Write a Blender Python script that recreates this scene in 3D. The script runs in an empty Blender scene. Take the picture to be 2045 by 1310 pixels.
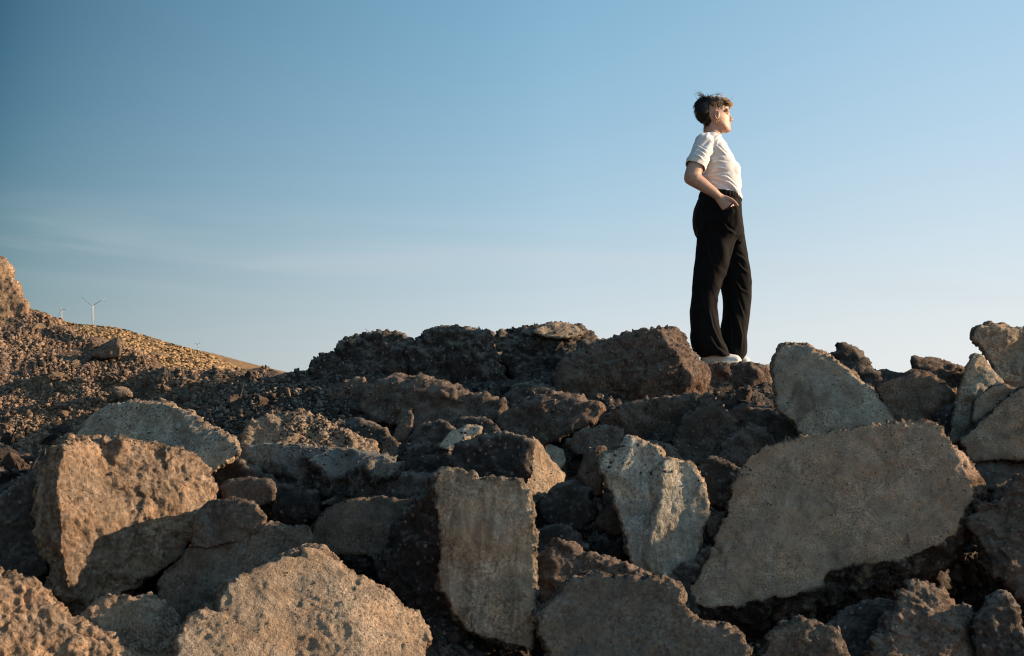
import bpy, bmesh, math, random
import numpy as np
from mathutils import Vector, Matrix
from mathutils.geometry import delaunay_2d_cdt

random.seed(7)
RNG = np.random.default_rng(11)
scene = bpy.context.scene
COL = scene.collection

# ------------------------------------------------------------------ camera
PW, PH, FPX = 2045.0, 1310.0, 2809.0        # photograph size and focal length in its pixels
CAM = np.array([0.0, 0.0, 1.6])
HORIZON = 760.0
PITCH = math.atan((HORIZON - PH / 2) / FPX)
cam_data = bpy.data.cameras.new('camera')
cam = bpy.data.objects.new('camera', cam_data)
COL.objects.link(cam)
cam.location = CAM
cam.rotation_euler = (math.pi / 2 + PITCH, 0, 0)
cam_data.sensor_width = 36.0
cam_data.lens = 36.0 * FPX / PW
cam_data.clip_start, cam_data.clip_end = 0.05, 60000
cam_data.dof.use_dof = True
cam_data.dof.focus_distance = 7.6
cam_data.dof.aperture_fstop = 14.0
scene.camera = cam

# ------------------------------------------------------------------ light
SUN_EL, SUN_AZ = math.radians(17), math.radians(4)      # azimuth from +X towards +Y (away from the camera)
SUN_DIR = Vector((math.cos(SUN_EL) * math.cos(SUN_AZ), math.cos(SUN_EL) * math.sin(SUN_AZ), math.sin(SUN_EL)))
world = bpy.data.worlds.new('World')
scene.world = world
world.use_nodes = True
wn, wl = world.node_tree.nodes, world.node_tree.links
wn.clear()
w_out = wn.new('ShaderNodeOutputWorld')
w_bg = wn.new('ShaderNodeBackground')
w_bg.inputs['Strength'].default_value = 0.10
sky = wn.new('ShaderNodeTexSky')
sky.sky_type = 'NISHITA'
sky.sun_disc = False
sky.sun_elevation = SUN_EL
sky.sun_rotation = math.pi / 2 - SUN_AZ
sky.altitude = 200
sky.air_density, sky.dust_density, sky.ozone_density = 1.0, 0.6, 1.5
wl.new(w_bg.outputs[0], w_out.inputs[0])


def wmath(op, a, b=None, c=None, clamp=False):
    n = wn.new('ShaderNodeMath')
    n.operation = op
    n.use_clamp = clamp
    for i, v in enumerate((a, b, c)):
        if v is None:
            continue
        if isinstance(v, (int, float)):
            n.inputs[i].default_value = v
        else:
            wl.new(v, n.inputs[i])
    return n.outputs[0]


def wmix(fac, a, b, mode='MIX'):
    n = wn.new('ShaderNodeMix')
    n.data_type = 'RGBA'
    n.blend_type = mode
    if isinstance(fac, (int, float)):
        n.inputs[0].default_value = fac
    else:
        wl.new(fac, n.inputs[0])
    for i, v in ((6, a), (7, b)):
        if isinstance(v, tuple):
            n.inputs[i].default_value = v
        else:
            wl.new(v, n.inputs[i])
    return n.outputs[2]


w_tc = wn.new('ShaderNodeTexCoord')
w_sep = wn.new('ShaderNodeSeparateXYZ')
wl.new(w_tc.outputs['Generated'], w_sep.inputs[0])
dx, dy, dz = w_sep.outputs
def elev_ramp(stops):
    n = wn.new('ShaderNodeValToRGB')
    n.color_ramp.interpolation = 'B_SPLINE'
    e = n.color_ramp.elements
    while len(e) < len(stops):
        e.new(0.5)
    for el, (p, c) in zip(e, stops):
        el.position = p
        el.color = (c[0], c[1], c[2], 1)
    wl.new(wmath('MAXIMUM', dz, 0.0), n.inputs[0])
    return n.outputs[0]


# clear sky: pale over the horizon, deep blue away from the sun, bright towards it
far_side = elev_ramp([(0.0, (.245, .335, .350)), (0.05, (.175, .280, .312)), (0.11, (.083, .203, .268)), (0.18, (.038, .143, .226)), (0.27, (.009, .068, .132)), (1.0, (.040, .125, .235))])
middle = elev_ramp([(0.0, (.70, .745, .77)), (0.05, (.58, .68, .75)), (0.11, (.405, .59, .72)), (0.18, (.295, .515, .695)), (0.27, (.205, .425, .605)), (1.0, (.165, .355, .545))])
sun_side = elev_ramp([(0.0, (.84, .86, .855)), (0.05, (.76, .82, .855)), (0.11, (.615, .75, .85)), (0.18, (.49, .68, .84)), (0.27, (.375, .60, .79)), (1.0, (.27, .48, .68))])
az = wn.new('ShaderNodeVectorMath')
az.operation = 'NORMALIZE'
flat_dir = wn.new('ShaderNodeCombineXYZ')
wl.new(dx, flat_dir.inputs[0])
wl.new(dy, flat_dir.inputs[1])
wl.new(flat_dir.outputs[0], az.inputs[0])
az_sep = wn.new('ShaderNodeSeparateXYZ')
wl.new(az.outputs[0], az_sep.inputs[0])
ax = az_sep.outputs[0]


def wrange(x, lo, hi, smooth=True):
    n = wn.new('ShaderNodeMapRange')
    n.interpolation_type = 'SMOOTHSTEP' if smooth else 'LINEAR'
    n.inputs['From Min'].default_value = lo
    n.inputs['From Max'].default_value = hi
    wl.new(x, n.inputs[0])
    return n.outputs[0]


t_left = wmath('POWER', wrange(ax, -0.352, 0.04, False), 0.66)
grade = wmix(t_left, far_side, middle)
grade = wmix(wrange(ax, -0.05, 0.42), grade, sun_side)
grade = wmix(1.0, grade, (5.75, 5.75, 5.75, 1), 'MULTIPLY')
w_grade = [n for n in wn if n.bl_idname == 'ShaderNodeMix'][-1]
w_grade.clamp_result = False
sky_col = wmix(0.95, sky.outputs[0], grade)

# thin cirrus low over the horizon, drawn out along the wind
comb = wn.new('ShaderNodeCombineXYZ')
slant = wmath('MULTIPLY_ADD', ax, 0.045, dz)
wl.new(wmath('MULTIPLY', ax, 2.6), comb.inputs[0])
wl.new(wmath('MULTIPLY', slant, 27.0), comb.inputs[1])
wl.new(wmath('MULTIPLY', dy, 2.0), comb.inputs[2])
w_noise = wn.new('ShaderNodeTexNoise')
w_noise.inputs['Scale'].default_value = 1.0
w_noise.inputs['Detail'].default_value = 6
w_noise.inputs['Roughness'].default_value = 0.5
w_noise.inputs['Distortion'].default_value = 0.35
wl.new(comb.outputs[0], w_noise.inputs['Vector'])
w_ramp = wn.new('ShaderNodeMapRange')
w_ramp.interpolation_type = 'SMOOTHSTEP'
w_ramp.inputs['From Min'].default_value = 0.40
w_ramp.inputs['From Max'].default_value = 0.72
wl.new(w_noise.outputs[0], w_ramp.inputs[0])
layer = wmath('MULTIPLY', wrange(slant, 0.040, 0.086), wmath('SUBTRACT', 1.0, wrange(slant, 0.094, 0.122)))
cl = wmath('MULTIPLY', wmath('MULTIPLY', w_ramp.outputs[0], layer), 0.36)
sky_col = wmix(cl, sky_col, (3.7, 3.9, 4.05, 1))
wl.new(sky_col, w_bg.inputs[0])

sun_data = bpy.data.lights.new('sun', 'SUN')
sun_data.energy = 5.0
sun_data.angle = math.radians(0.6)
sun_data.color = (1.0, 0.725, 0.475)
sun = bpy.data.objects.new('sun', sun_data)
COL.objects.link(sun)
sun.location = (30, 0, 20)
sun.rotation_euler = SUN_DIR.to_track_quat('Z', 'Y').to_euler()

scene.render.engine = 'CYCLES'
scene.cycles.max_bounces = 6
scene.cycles.diffuse_bounces = 3
scene.cycles.use_denoising = True
scene.cycles.pixel_filter_type = 'BLACKMAN_HARRIS'
scene.cycles.filter_width = 1.15
scene.view_settings.view_transform = 'Standard'
scene.view_settings.look = 'None'
scene.view_settings.gamma = 1
scene.view_settings.use_curve_mapping = False
scene.view_settings.exposure = 0.8

# ------------------------------------------------------------------ helpers
CP, SP = math.cos(PITCH), math.sin(PITCH)


def ray(px, py):
    """direction (with unit y) through a point of the photograph"""
    a = (np.asarray(px, float) - PW / 2) / FPX
    b = -(np.asarray(py, float) - PH / 2) / FPX
    y = CP - b * SP
    z = SP + b * CP
    return np.stack([a / y, np.ones_like(a), z / y], -1)


def at(px, py, d):
    return CAM + ray(px, py) * np.asarray(d, float)[..., None]


def tag(o, label=None, cat=None, group=None, kind=None):
    if label:
        o['label'] = label
    if cat:
        o['category'] = cat
    if group:
        o['group'] = group
    if kind:
        o['kind'] = kind
    return o


def link(name, mesh, parent=None, loc=(0, 0, 0)):
    o = bpy.data.objects.new(name, mesh)
    COL.objects.link(o)
    if parent is not None:
        o.parent = parent
    o.location = loc
    return o


def empty(name, loc, rz=0.0):
    o = bpy.data.objects.new(name, None)
    COL.objects.link(o)
    o.location = loc
    o.rotation_euler = (0, 0, rz)
    o.empty_display_size = 0.1
    return o


def mesh_np(name, verts, faces, mat=None, smooth=True):
    me = bpy.data.meshes.new(name)
    verts = np.asarray(verts, np.float32)
    if isinstance(faces, np.ndarray):
        k = faces.shape[1]
        me.vertices.add(len(verts))
        me.vertices.foreach_set('co', verts.ravel())
        me.loops.add(faces.size)
        me.loops.foreach_set('vertex_index', faces.astype(np.int32).ravel())
        me.polygons.add(len(faces))
        me.polygons.foreach_set('loop_start', np.arange(0, faces.size, k, dtype=np.int32))
        me.update(calc_edges=True)
    else:
        me.from_pydata([tuple(v) for v in verts], [], faces)
    if smooth:
        me.polygons.foreach_set('use_smooth', np.ones(len(me.polygons), bool))
    if mat:
        me.materials.append(mat)
    me.update()
    return me


def get_co(me):
    a = np.empty(len(me.vertices) * 3, np.float32)
    me.vertices.foreach_get('co', a)
    return a.reshape(-1, 3)


def get_no(me):
    a = np.empty(len(me.vertices) * 3, np.float32)
    me.vertex_normals.foreach_get('vector', a)
    return a.reshape(-1, 3)


def set_co(me, co):
    me.vertices.foreach_set('co', np.ascontiguousarray(co, np.float32).ravel())
    me.update()


def set_attr(me, name, val):
    at_ = me.attributes.new(name, 'FLOAT', 'POINT')
    at_.data.foreach_set('value', np.ascontiguousarray(val, np.float32))


def remesh(me, voxel, smooth_it=0):
    """voxel-remesh (and smooth) a mesh, returns a new mesh"""
    o = bpy.data.objects.new('tmp', me)
    COL.objects.link(o)
    m = o.modifiers.new('r', 'REMESH')
    m.mode = 'VOXEL'
    m.voxel_size = voxel
    m.use_smooth_shade = True
    if smooth_it:
        s = o.modifiers.new('s', 'SMOOTH')
        s.iterations = smooth_it
        s.factor = 0.5
    dg = bpy.context.evaluated_depsgraph_get()
    out = bpy.data.meshes.new_from_object(o.evaluated_get(dg))
    bpy.data.objects.remove(o)
    bpy.data.meshes.remove(me)
    return out


# vectorised noise
_G = RNG.normal(size=(1024, 3)).astype(np.float32)
_G /= np.linalg.norm(_G, axis=1, keepdims=True)
_J = RNG.random((1024, 3)).astype(np.float32)


def _hash(i, j, k):
    return ((i * 73856093) ^ (j * 19349663) ^ (k * 83492791)) & 1023


def perlin(p):
    p = np.asarray(p, np.float32)
    i = np.floor(p).astype(np.int64)
    f = p - i
    w = f * f * f * (f * (f * 6 - 15) + 10)
    out = np.zeros(len(p), np.float32)
    for a in (0, 1):
        wa = w[:, 0] if a else 1 - w[:, 0]
        for b in (0, 1):
            wb = wa * (w[:, 1] if b else 1 - w[:, 1])
            for c in (0, 1):
                g = _G[_hash(i[:, 0] + a, i[:, 1] + b, i[:, 2] + c)]
                d = g[:, 0] * (f[:, 0] - a) + g[:, 1] * (f[:, 1] - b) + g[:, 2] * (f[:, 2] - c)
                out += wb * (w[:, 2] if c else 1 - w[:, 2]) * d
    return out * 1.4


def fbm(p, octs=4, gain=0.5, ridge=False):
    p = np.asarray(p, np.float32)
    out, amp = np.zeros(len(p), np.float32), 1.0
    for o in range(octs):
        n = perlin(p * (2.03 ** o) + 17.3 * o)
        if ridge:
            n = 0.6 - 1.6 * np.abs(n)
        out += amp * n
        amp *= gain
    return out


def cells(p, facet=False):
    """distance to the nearest feature point, second nearest, and the id of the cell"""
    p = np.asarray(p, np.float32)
    i = np.floor(p).astype(np.int64)
    f1 = np.full(len(p), 9.0, np.float32)
    f2 = f1.copy()
    cid = np.zeros(len(p), np.int64)
    vec = np.zeros_like(p)
    for a in (-1, 0, 1):
        for b in (-1, 0, 1):
            for c in (-1, 0, 1):
                h = _hash(i[:, 0] + a, i[:, 1] + b, i[:, 2] + c)
                dv = (np.stack([i[:, 0] + a, i[:, 1] + b, i[:, 2] + c], 1) + _J[h] - p).astype(np.float32)
                d = np.sqrt((dv * dv).sum(1))
                m = d < f1
                if facet:
                    vec[m] = dv[m]
                f2 = np.where(m, f1, np.minimum(f2, d))
                cid = np.where(m, h, cid)
                f1 = np.where(m, d, f1)
    if facet:       # a tilted flat break per cell: chipped, angular surfaces
        return (vec * _G[cid]).sum(1) + 0.35 * (_J[cid, 2] - 0.5)
    return f1, f2, _J[cid, 0], _J[cid, 1]


def sstep(a, b, x):
    t = np.clip((x - a) / (b - a), 0, 1)
    return t * t * (3 - 2 * t)


# ------------------------------------------------------------------ materials
class NT:
    def __init__(self, name):
        self.mat = bpy.data.materials.new(name)
        self.mat.use_nodes = True
        self.n, self.l = self.mat.node_tree.nodes, self.mat.node_tree.links
        self.bsdf = self.n['Principled BSDF']

    def val(self, sock, v):
        if isinstance(v, (int, float, tuple)):
            sock.default_value = v
        else:
            self.l.new(v, sock)

    def node(self, t, out=0, props=None, **ins):
        n = self.n.new(t)
        for k, v in (props or {}).items():
            setattr(n, k, v)
        for k, v in ins.items():
            self.val(n.inputs[k.replace('_', ' ')] if not k[1:].isdigit() else n.inputs[int(k[1:])], v)
        return n.outputs[out]

    def math(self, op, a, b=0.0, clamp=False):
        return self.node('ShaderNodeMath', props={'operation': op, 'use_clamp': clamp}, i0=a, i1=b)

    def mix(self, f, a, b, mode='MIX'):
        return self.node('ShaderNodeMix', 2, {'data_type': 'RGBA', 'blend_type': mode}, i0=f, i6=a, i7=b)

    def ramp(self, x, lo, hi, tmin=0.0, tmax=1.0):
        return self.node('ShaderNodeMapRange', 0, {'interpolation_type': 'SMOOTHSTEP'}, i0=x, i1=lo, i2=hi, i3=tmin, i4=tmax)

    def noise(self, vec, scale, detail=5, rough=0.6, dist=0.0):
        return self.node('ShaderNodeTexNoise', 0, Vector=vec, Scale=scale, Detail=detail, Roughness=rough, Distortion=dist)

    def attr(self, name):
        return self.node('ShaderNodeAttribute', 2, {'attribute_name': name})

    def coords(self, rnd=True):
        oc = self.node('ShaderNodeTexCoord', 3)
        if not rnd:
            return oc
        r = self.node('ShaderNodeObjectInfo', 5)
        s = self.node('ShaderNodeVectorMath', 0, {'operation': 'SCALE'}, i0=(37.0, 19.0, 53.0), Scale=r)
        return self.node('ShaderNodeVectorMath', 0, {'operation': 'ADD'}, i0=oc, i1=s)

    def bump(self, h, strength, dist):
        b = self.node('ShaderNodeBump', 0, Height=h, Strength=strength, Distance=dist)
        self.l.new(b, self.bsdf.inputs['Normal'])

    def done(self, col, rough=0.9, spec=0.25):
        self.val(self.bsdf.inputs['Base Color'], col)
        self.val(self.bsdf.inputs['Roughness'], rough)
        self.bsdf.inputs['Specular IOR Level'].default_value = spec
        return self.mat


def c4(c, k=1.0):
    return (c[0] * k, c[1] * k, c[2] * k, 1.0)


def rock_mat(name, face, broken, pebble=(0.30, 0.27, 0.23), stain=(0.05, 0.045, 0.04), var=0.5, grain=70.0, speck=(46, 0.55), hole=(80, 0.5), streak=0.0, top_highlight=0.0):
    t = NT(name)
    v = t.coords()
    flat, peb, pit = t.attr('flat'), t.attr('pebble'), t.attr('pit')
    n1 = t.noise(v, 2.6, 6, 0.6, 0.4)
    n2 = t.noise(v, 17, 6, 0.65)
    n3 = t.noise(v, grain, 4, 0.7)
    wet = t.ramp(t.noise(v, 5.0, 7, 0.68, 0.6), 0.56, 0.74)
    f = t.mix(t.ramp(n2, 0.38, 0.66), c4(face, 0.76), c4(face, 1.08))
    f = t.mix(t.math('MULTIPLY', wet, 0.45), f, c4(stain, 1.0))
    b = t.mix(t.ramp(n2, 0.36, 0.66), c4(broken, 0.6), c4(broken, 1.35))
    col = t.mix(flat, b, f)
    col = t.mix(1.0, col, t.node('ShaderNodeCombineColor', i0=t.ramp(n1, 0.3, 0.72, 1 - var * 0.62, 1 + var * 0.75),
                                 i1=t.ramp(n1, 0.3, 0.72, 1 - var * 0.62, 1 + var * 0.7),
                                 i2=t.ramp(n1, 0.3, 0.72, 1 - var * 0.6, 1 + var * 0.62)), 'MULTIPLY')
    hu = t.ramp(t.noise(v, 7.5, 5, 0.62, 0.5), 0.36, 0.64)
    col = t.mix(1.0, col, t.mix(hu, (0.93, 0.99, 1.03, 1), (1.06, 1.0, 0.93, 1)), 'MULTIPLY')
    if streak:
        sv = t.node('ShaderNodeVectorMath', 0, {'operation': 'MULTIPLY'}, i0=v, i1=(9.0, 9.0, 1.6))
        sn = t.ramp(t.noise(sv, 3.0, 5, 0.6, 0.8), 0.35, 0.68, 1 - streak, 1 + streak)
        col = t.mix(1.0, col, t.node('ShaderNodeCombineColor', i0=sn, i1=sn, i2=sn), 'MULTIPLY')
    # sand grain and small pale aggregate
    gr = t.ramp(n3, 0.3, 0.7, 0.36, 1.75)
    cal = t.math('MULTIPLY', t.math('MULTIPLY', flat, 0.85), t.ramp(t.noise(v, 4.0, 4, 0.6), 0.35, 0.6, 0.35, 1.0))
    gr = t.math('ADD', t.math('MULTIPLY', gr, t.math('SUBTRACT', 1.0, cal)), cal)
    col = t.mix(1.0, col, t.node('ShaderNodeCombineColor', i0=gr, i1=gr, i2=gr), 'MULTIPLY')
    if top_highlight:  # grey highlights on upward faces, painted into the colour
        up = t.node('ShaderNodeSeparateXYZ', 2, i0=t.node('ShaderNodeNewGeometry', 1))
        hl = t.math('MULTIPLY', t.ramp(up, 0.15, 0.85), t.ramp(t.noise(v, 12, 5, 0.7), 0.38, 0.62))
        col = t.mix(t.math('MULTIPLY', hl, top_highlight), col, (0.27, 0.225, 0.18, 1))
    vo = t.n.new('ShaderNodeTexVoronoi')
    t.l.new(v, vo.inputs['Vector'])
    vo.inputs['Scale'].default_value = speck[0]
    dot = t.math('MULTIPLY', t.ramp(vo.outputs['Distance'], 0.34, 0.2), t.ramp(t.node('ShaderNodeSeparateColor', 0, i0=vo.outputs['Color']), 0.66, 0.72))
    pc = t.mix(t.node('ShaderNodeSeparateColor', 1, i0=vo.outputs['Color']), c4(pebble, 0.6), c4(pebble, 1.25))
    col = t.mix(t.math('MULTIPLY', dot, speck[1]), col, pc)
    pk = t.n.new('ShaderNodeTexVoronoi')
    t.l.new(v, pk.inputs['Vector'])
    pk.inputs['Scale'].default_value = hole[0]
    pk.inputs['Randomness'].default_value = 1.0
    hole_ = t.math('MULTIPLY', t.ramp(pk.outputs['Distance'], 0.30, 0.12), t.math('MULTIPLY', t.ramp(t.node('ShaderNodeSeparateColor', 0, i0=pk.outputs['Color']), 0.8, 1.0), t.ramp(t.noise(v, 9, 3), 0.42, 0.62)))
    col = t.mix(t.math('MULTIPLY', hole_, hole[1]), col, c4(stain, 0.8))
    col = t.mix(t.math('MULTIPLY', peb, 0.65), col, pc)
    col = t.mix(t.math('MULTIPLY', pit, 0.35), col, c4(broken, 0.5))
    hgt = t.math('ADD', t.math('MULTIPLY', n3, 0.6), t.math('ADD', t.math('MULTIPLY', t.noise(v, 190, 3, 0.7), 0.3), t.math('MULTIPLY', n2, 0.5)))
    hgt = t.math('SUBTRACT', hgt, t.math('MULTIPLY', hole_, 0.8))
    t.bump(hgt, 1.0, 0.016)
    return t.done(col, 0.92, 0.2)


M = {}
M['tan'] = rock_mat('tan_conglomerate', (0.285, 0.203, 0.140), (0.18, 0.125, 0.086), (0.40, 0.32, 0.24), (0.13, 0.09, 0.065), 0.5, 62, (34, 0.3), (52, 0.85))
M['sand'] = rock_mat('sandy_concrete', (0.37, 0.277, 0.195), (0.23, 0.163, 0.115), (0.46, 0.38, 0.29), (0.19, 0.14, 0.10), 0.22, 110, (70, 0.35), (75, 0.45))
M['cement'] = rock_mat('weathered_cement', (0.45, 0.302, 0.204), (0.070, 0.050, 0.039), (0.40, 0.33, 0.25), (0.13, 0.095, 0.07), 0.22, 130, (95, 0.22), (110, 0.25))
M['plate'] = rock_mat('raked_concrete', (0.40, 0.315, 0.232), (0.12, 0.10, 0.078), (0.38, 0.32, 0.25), (0.12, 0.10, 0.08), 0.3, 90, (60, 0.2), (70, 0.45), 0.28)
M['pale'] = rock_mat('pale_concrete', (0.43, 0.352, 0.265), (0.23, 0.175, 0.128), (0.44, 0.38, 0.30), (0.09, 0.075, 0.06), 0.45, 100, (55, 0.15), (48, 0.4))
M['grey'] = rock_mat('grey_concrete', (0.185, 0.14, 0.105), (0.095, 0.07, 0.054), (0.32, 0.27, 0.21), (0.07, 0.058, 0.048), 0.45, 80, (62, 0.4), (66, 0.35))
M['slate'] = rock_mat('slate_asphalt', (0.20, 0.185, 0.16), (0.055, 0.047, 0.041), (0.24, 0.21, 0.18), (0.07, 0.06, 0.05), 0.4, 75, (52, 0.4), (70, 0.3))
M['blue'] = rock_mat('blue_grey_concrete', (0.40, 0.365, 0.30), (0.27, 0.20, 0.145), (0.42, 0.37, 0.30), (0.12, 0.13, 0.13), 0.45, 85, (40, 0.2), (52, 0.45), 0.25)
M['brown'] = rock_mat('brown_conglomerate', (0.135, 0.094, 0.070), (0.104, 0.069, 0.052), (0.27, 0.21, 0.16), (0.045, 0.034, 0.027), 0.55, 75, (42, 0.65), (60, 0.4), 0.0, 0.45)
M['black'] = rock_mat('black_asphalt', (0.066, 0.054, 0.047), (0.050, 0.040, 0.035), (0.26, 0.225, 0.185), (0.025, 0.022, 0.02), 0.55, 75, (38, 0.75), (60, 0.4), 0.0, 0.55)
M['ochre'] = rock_mat('ochre_rubble', (0.30, 0.21, 0.14), (0.24, 0.165, 0.11), (0.34, 0.26, 0.18), (0.11, 0.08, 0.06), 0.55, 45, (30, 0.3), (40, 0.4))
# ------------------------------------------------------------------ the setting
DY = np.array([[1700, 3.6], [1500, 4.15], [1310, 4.7], [1200, 5.0], [1100, 5.4], [1000, 5.9], [900, 6.6], [850, 7.1], [800, 7.6], [760, 8.1]])[::-1]


def depth_at(px, py):
    """depth of the rubble surface seen at a point of the photograph"""
    px, py = np.asarray(px, float), np.asarray(py, float)
    d = np.interp(py, DY[:, 0], DY[:, 1])
    k = 0.012 + (0.04 - 0.012) * (1 - sstep(560, 720, px))
    d = d + np.maximum(0, 760 - py) * k
    far = (1 - sstep(150, 560, px)) * sstep(960, 830, py)      # the left slope lies further back
    return d + 1.6 * far


RIDGE = np.array([[-700, 470], [-400, 545], [-60, 612], [0, 614], [40, 616], [90, 632], [125, 650], [200, 688], [270, 714], [330, 732], [420, 738], [510, 741], [565, 742],
                  [620, 748], [700, 728], [1000, 706], [1150, 720], [1300, 722], [1390, 758], [1550, 760], [1700, 795], [1800, 780], [1920, 785],
                  [2000, 730], [2300, 700], [2700, 690]])


def build_slope():
    xs = np.arange(-700, 2700, 5.0)
    ts = np.linspace(0, 1, 180)
    X, T = np.meshgrid(xs, ts)
    yr = np.interp(X, RIDGE[:, 0], RIDGE[:, 1])
    Y = 1650 + (yr - 1650) * T
    D = depth_at(X, Y) + 0.42 * (1 - sstep(250, 560, X) * 0 - (1 - sstep(150, 560, X)) * sstep(900, 800, Y))
    D = D + 0.32 * sstep(1330, 1430, X) * sstep(1080, 1180, Y)      # the hollow under the biggest slab
    P = at(X, Y, D)
    rows = [P]
    # behind the crest the heap falls away again, in front it runs out on the ground
    crest = P[-1]
    for s, dz in ((0.35, 0.03), (0.9, 0.22), (1.8, 0.65), (3.2, 1.3), (5.5, 2.4), (9.0, 3.6)):
        q = crest.copy()
        q[:, 1] += s
        q[:, 2] = np.maximum(-0.2, q[:, 2] - dz)
        rows.append(q[None])
    front = []
    for s in (0.5, 1.0, 1.6):
        q = P[0].copy()
        q[:, 1] -= s
        q[:, 2] = np.maximum(-0.2, q[:, 2] - s * 0.4)
        front.append(q[None])
    G = np.concatenate(front[::-1] + rows, 0)
    nr, nc = G.shape[:2]
    V = G.reshape(-1, 3).astype(np.float32)
    idx = np.arange(nr * nc).reshape(nr, nc)
    F = np.stack([idx[:-1, :-1], idx[:-1, 1:], idx[1:, 1:], idx[1:, :-1]], -1).reshape(-1, 4)
    me = mesh_np('rubble_slope', V, F)
    N = get_no(me)
    # relief: clods and broken stones of several sizes
    warp = np.stack([perlin(V * 5 + k) for k in (1.7, 9.1, 23.3)], 1) * 0.05
    h = 0.12 * fbm(V * 1.3, 3)
    calm = 1 - 0.8 * sstep(7.5, 9.5, V[:, 1])      # the far slope is strewn with gravel instead
    h += 0.05 * fbm(V * 5, 3) * (1 - calm * 0.5)
    for sc, a in ((4.5, 0.055), (10.0, 0.034), (22.0, 0.020)):
        h += calm * a * np.clip(cells((V + warp) * sc + 3.1 * sc, True), -0.7, 0.7)
    h += 0.012 * fbm(V * 40, 2)
    edge = np.ones((nr, nc), np.float32)
    edge[:3] = 0
    V = V + N * (h * edge.ravel())[:, None]
    set_co(me, V)
    lit = 1 - sstep(-2.1, -0.9, V[:, 0])        # ochre earth where the left slope is sunlit; its shaded part painted dark
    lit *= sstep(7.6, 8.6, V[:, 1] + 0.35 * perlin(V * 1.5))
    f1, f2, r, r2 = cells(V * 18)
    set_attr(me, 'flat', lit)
    set_attr(me, 'pebble', (r > 0.8) * sstep(0.5, 0.2, f1) * 0.5)
    set_attr(me, 'pit', np.zeros(len(V)))
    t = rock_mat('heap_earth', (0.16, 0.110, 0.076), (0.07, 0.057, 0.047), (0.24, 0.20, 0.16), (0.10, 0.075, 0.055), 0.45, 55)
    me.materials.append(t)
    o = link('rubble_slope', me)
    tag(o, 'dark slope of broken rubble and earth under the boulders', None, None, 'structure')
    return G[3:-6]


SLOPE = build_slope()


def ground():
    t = NT('pale_bounce_ground')
    v = t.coords(False)
    n = t.noise(v, 0.05, 8, 0.65)
    col = t.mix(t.ramp(n, 0.35, 0.65), (0.36, 0.285, 0.20, 1), (0.45, 0.365, 0.26, 1))  # unseen ground made pale to bounce warm light onto the rocks
    t.bump(t.noise(v, 3.0, 6, 0.7), 0.8, 0.15)
    m = t.done(col, 0.95, 0.1)
    rs = [0, 6, 14, 30, 70, 160, 400, 1000, 2500, 6000, 15000, 30000]
    na = 96
    V, F = [(0, 0, 0)], []
    for r in rs[1:]:
        for k in range(na):
            a = 2 * math.pi * k / na
            V.append((r * math.cos(a), r * math.sin(a), 0.0))
    for k in range(na):
        F.append((0, 1 + k, 1 + (k + 1) % na))
    for i in range(len(rs) - 2):
        for k in range(na):
            a, b = 1 + i * na + k, 1 + i * na + (k + 1) % na
            F.append((a, a + na, b + na, b))
    o = link('ground', mesh_np('ground', V, F, m))
    tag(o, 'unseen dry ground to the horizon, made pale to bounce light', None, None, 'structure')


ground()
# ------------------------------------------------------------------ boulders and slabs
ROCKGROUP = 'broken boulders and concrete slabs of the heap'


ROCKS = []


def inside(poly, x, y):
    c = False
    j = len(poly) - 1
    for i in range(len(poly)):
        xi, yi = poly[i]
        xj, yj = poly[j]
        if (yi > y) != (yj > y) and x < (xj - xi) * (y - yi) / (yj - yi) + xi:
            c = not c
        j = i
    return c


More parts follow.
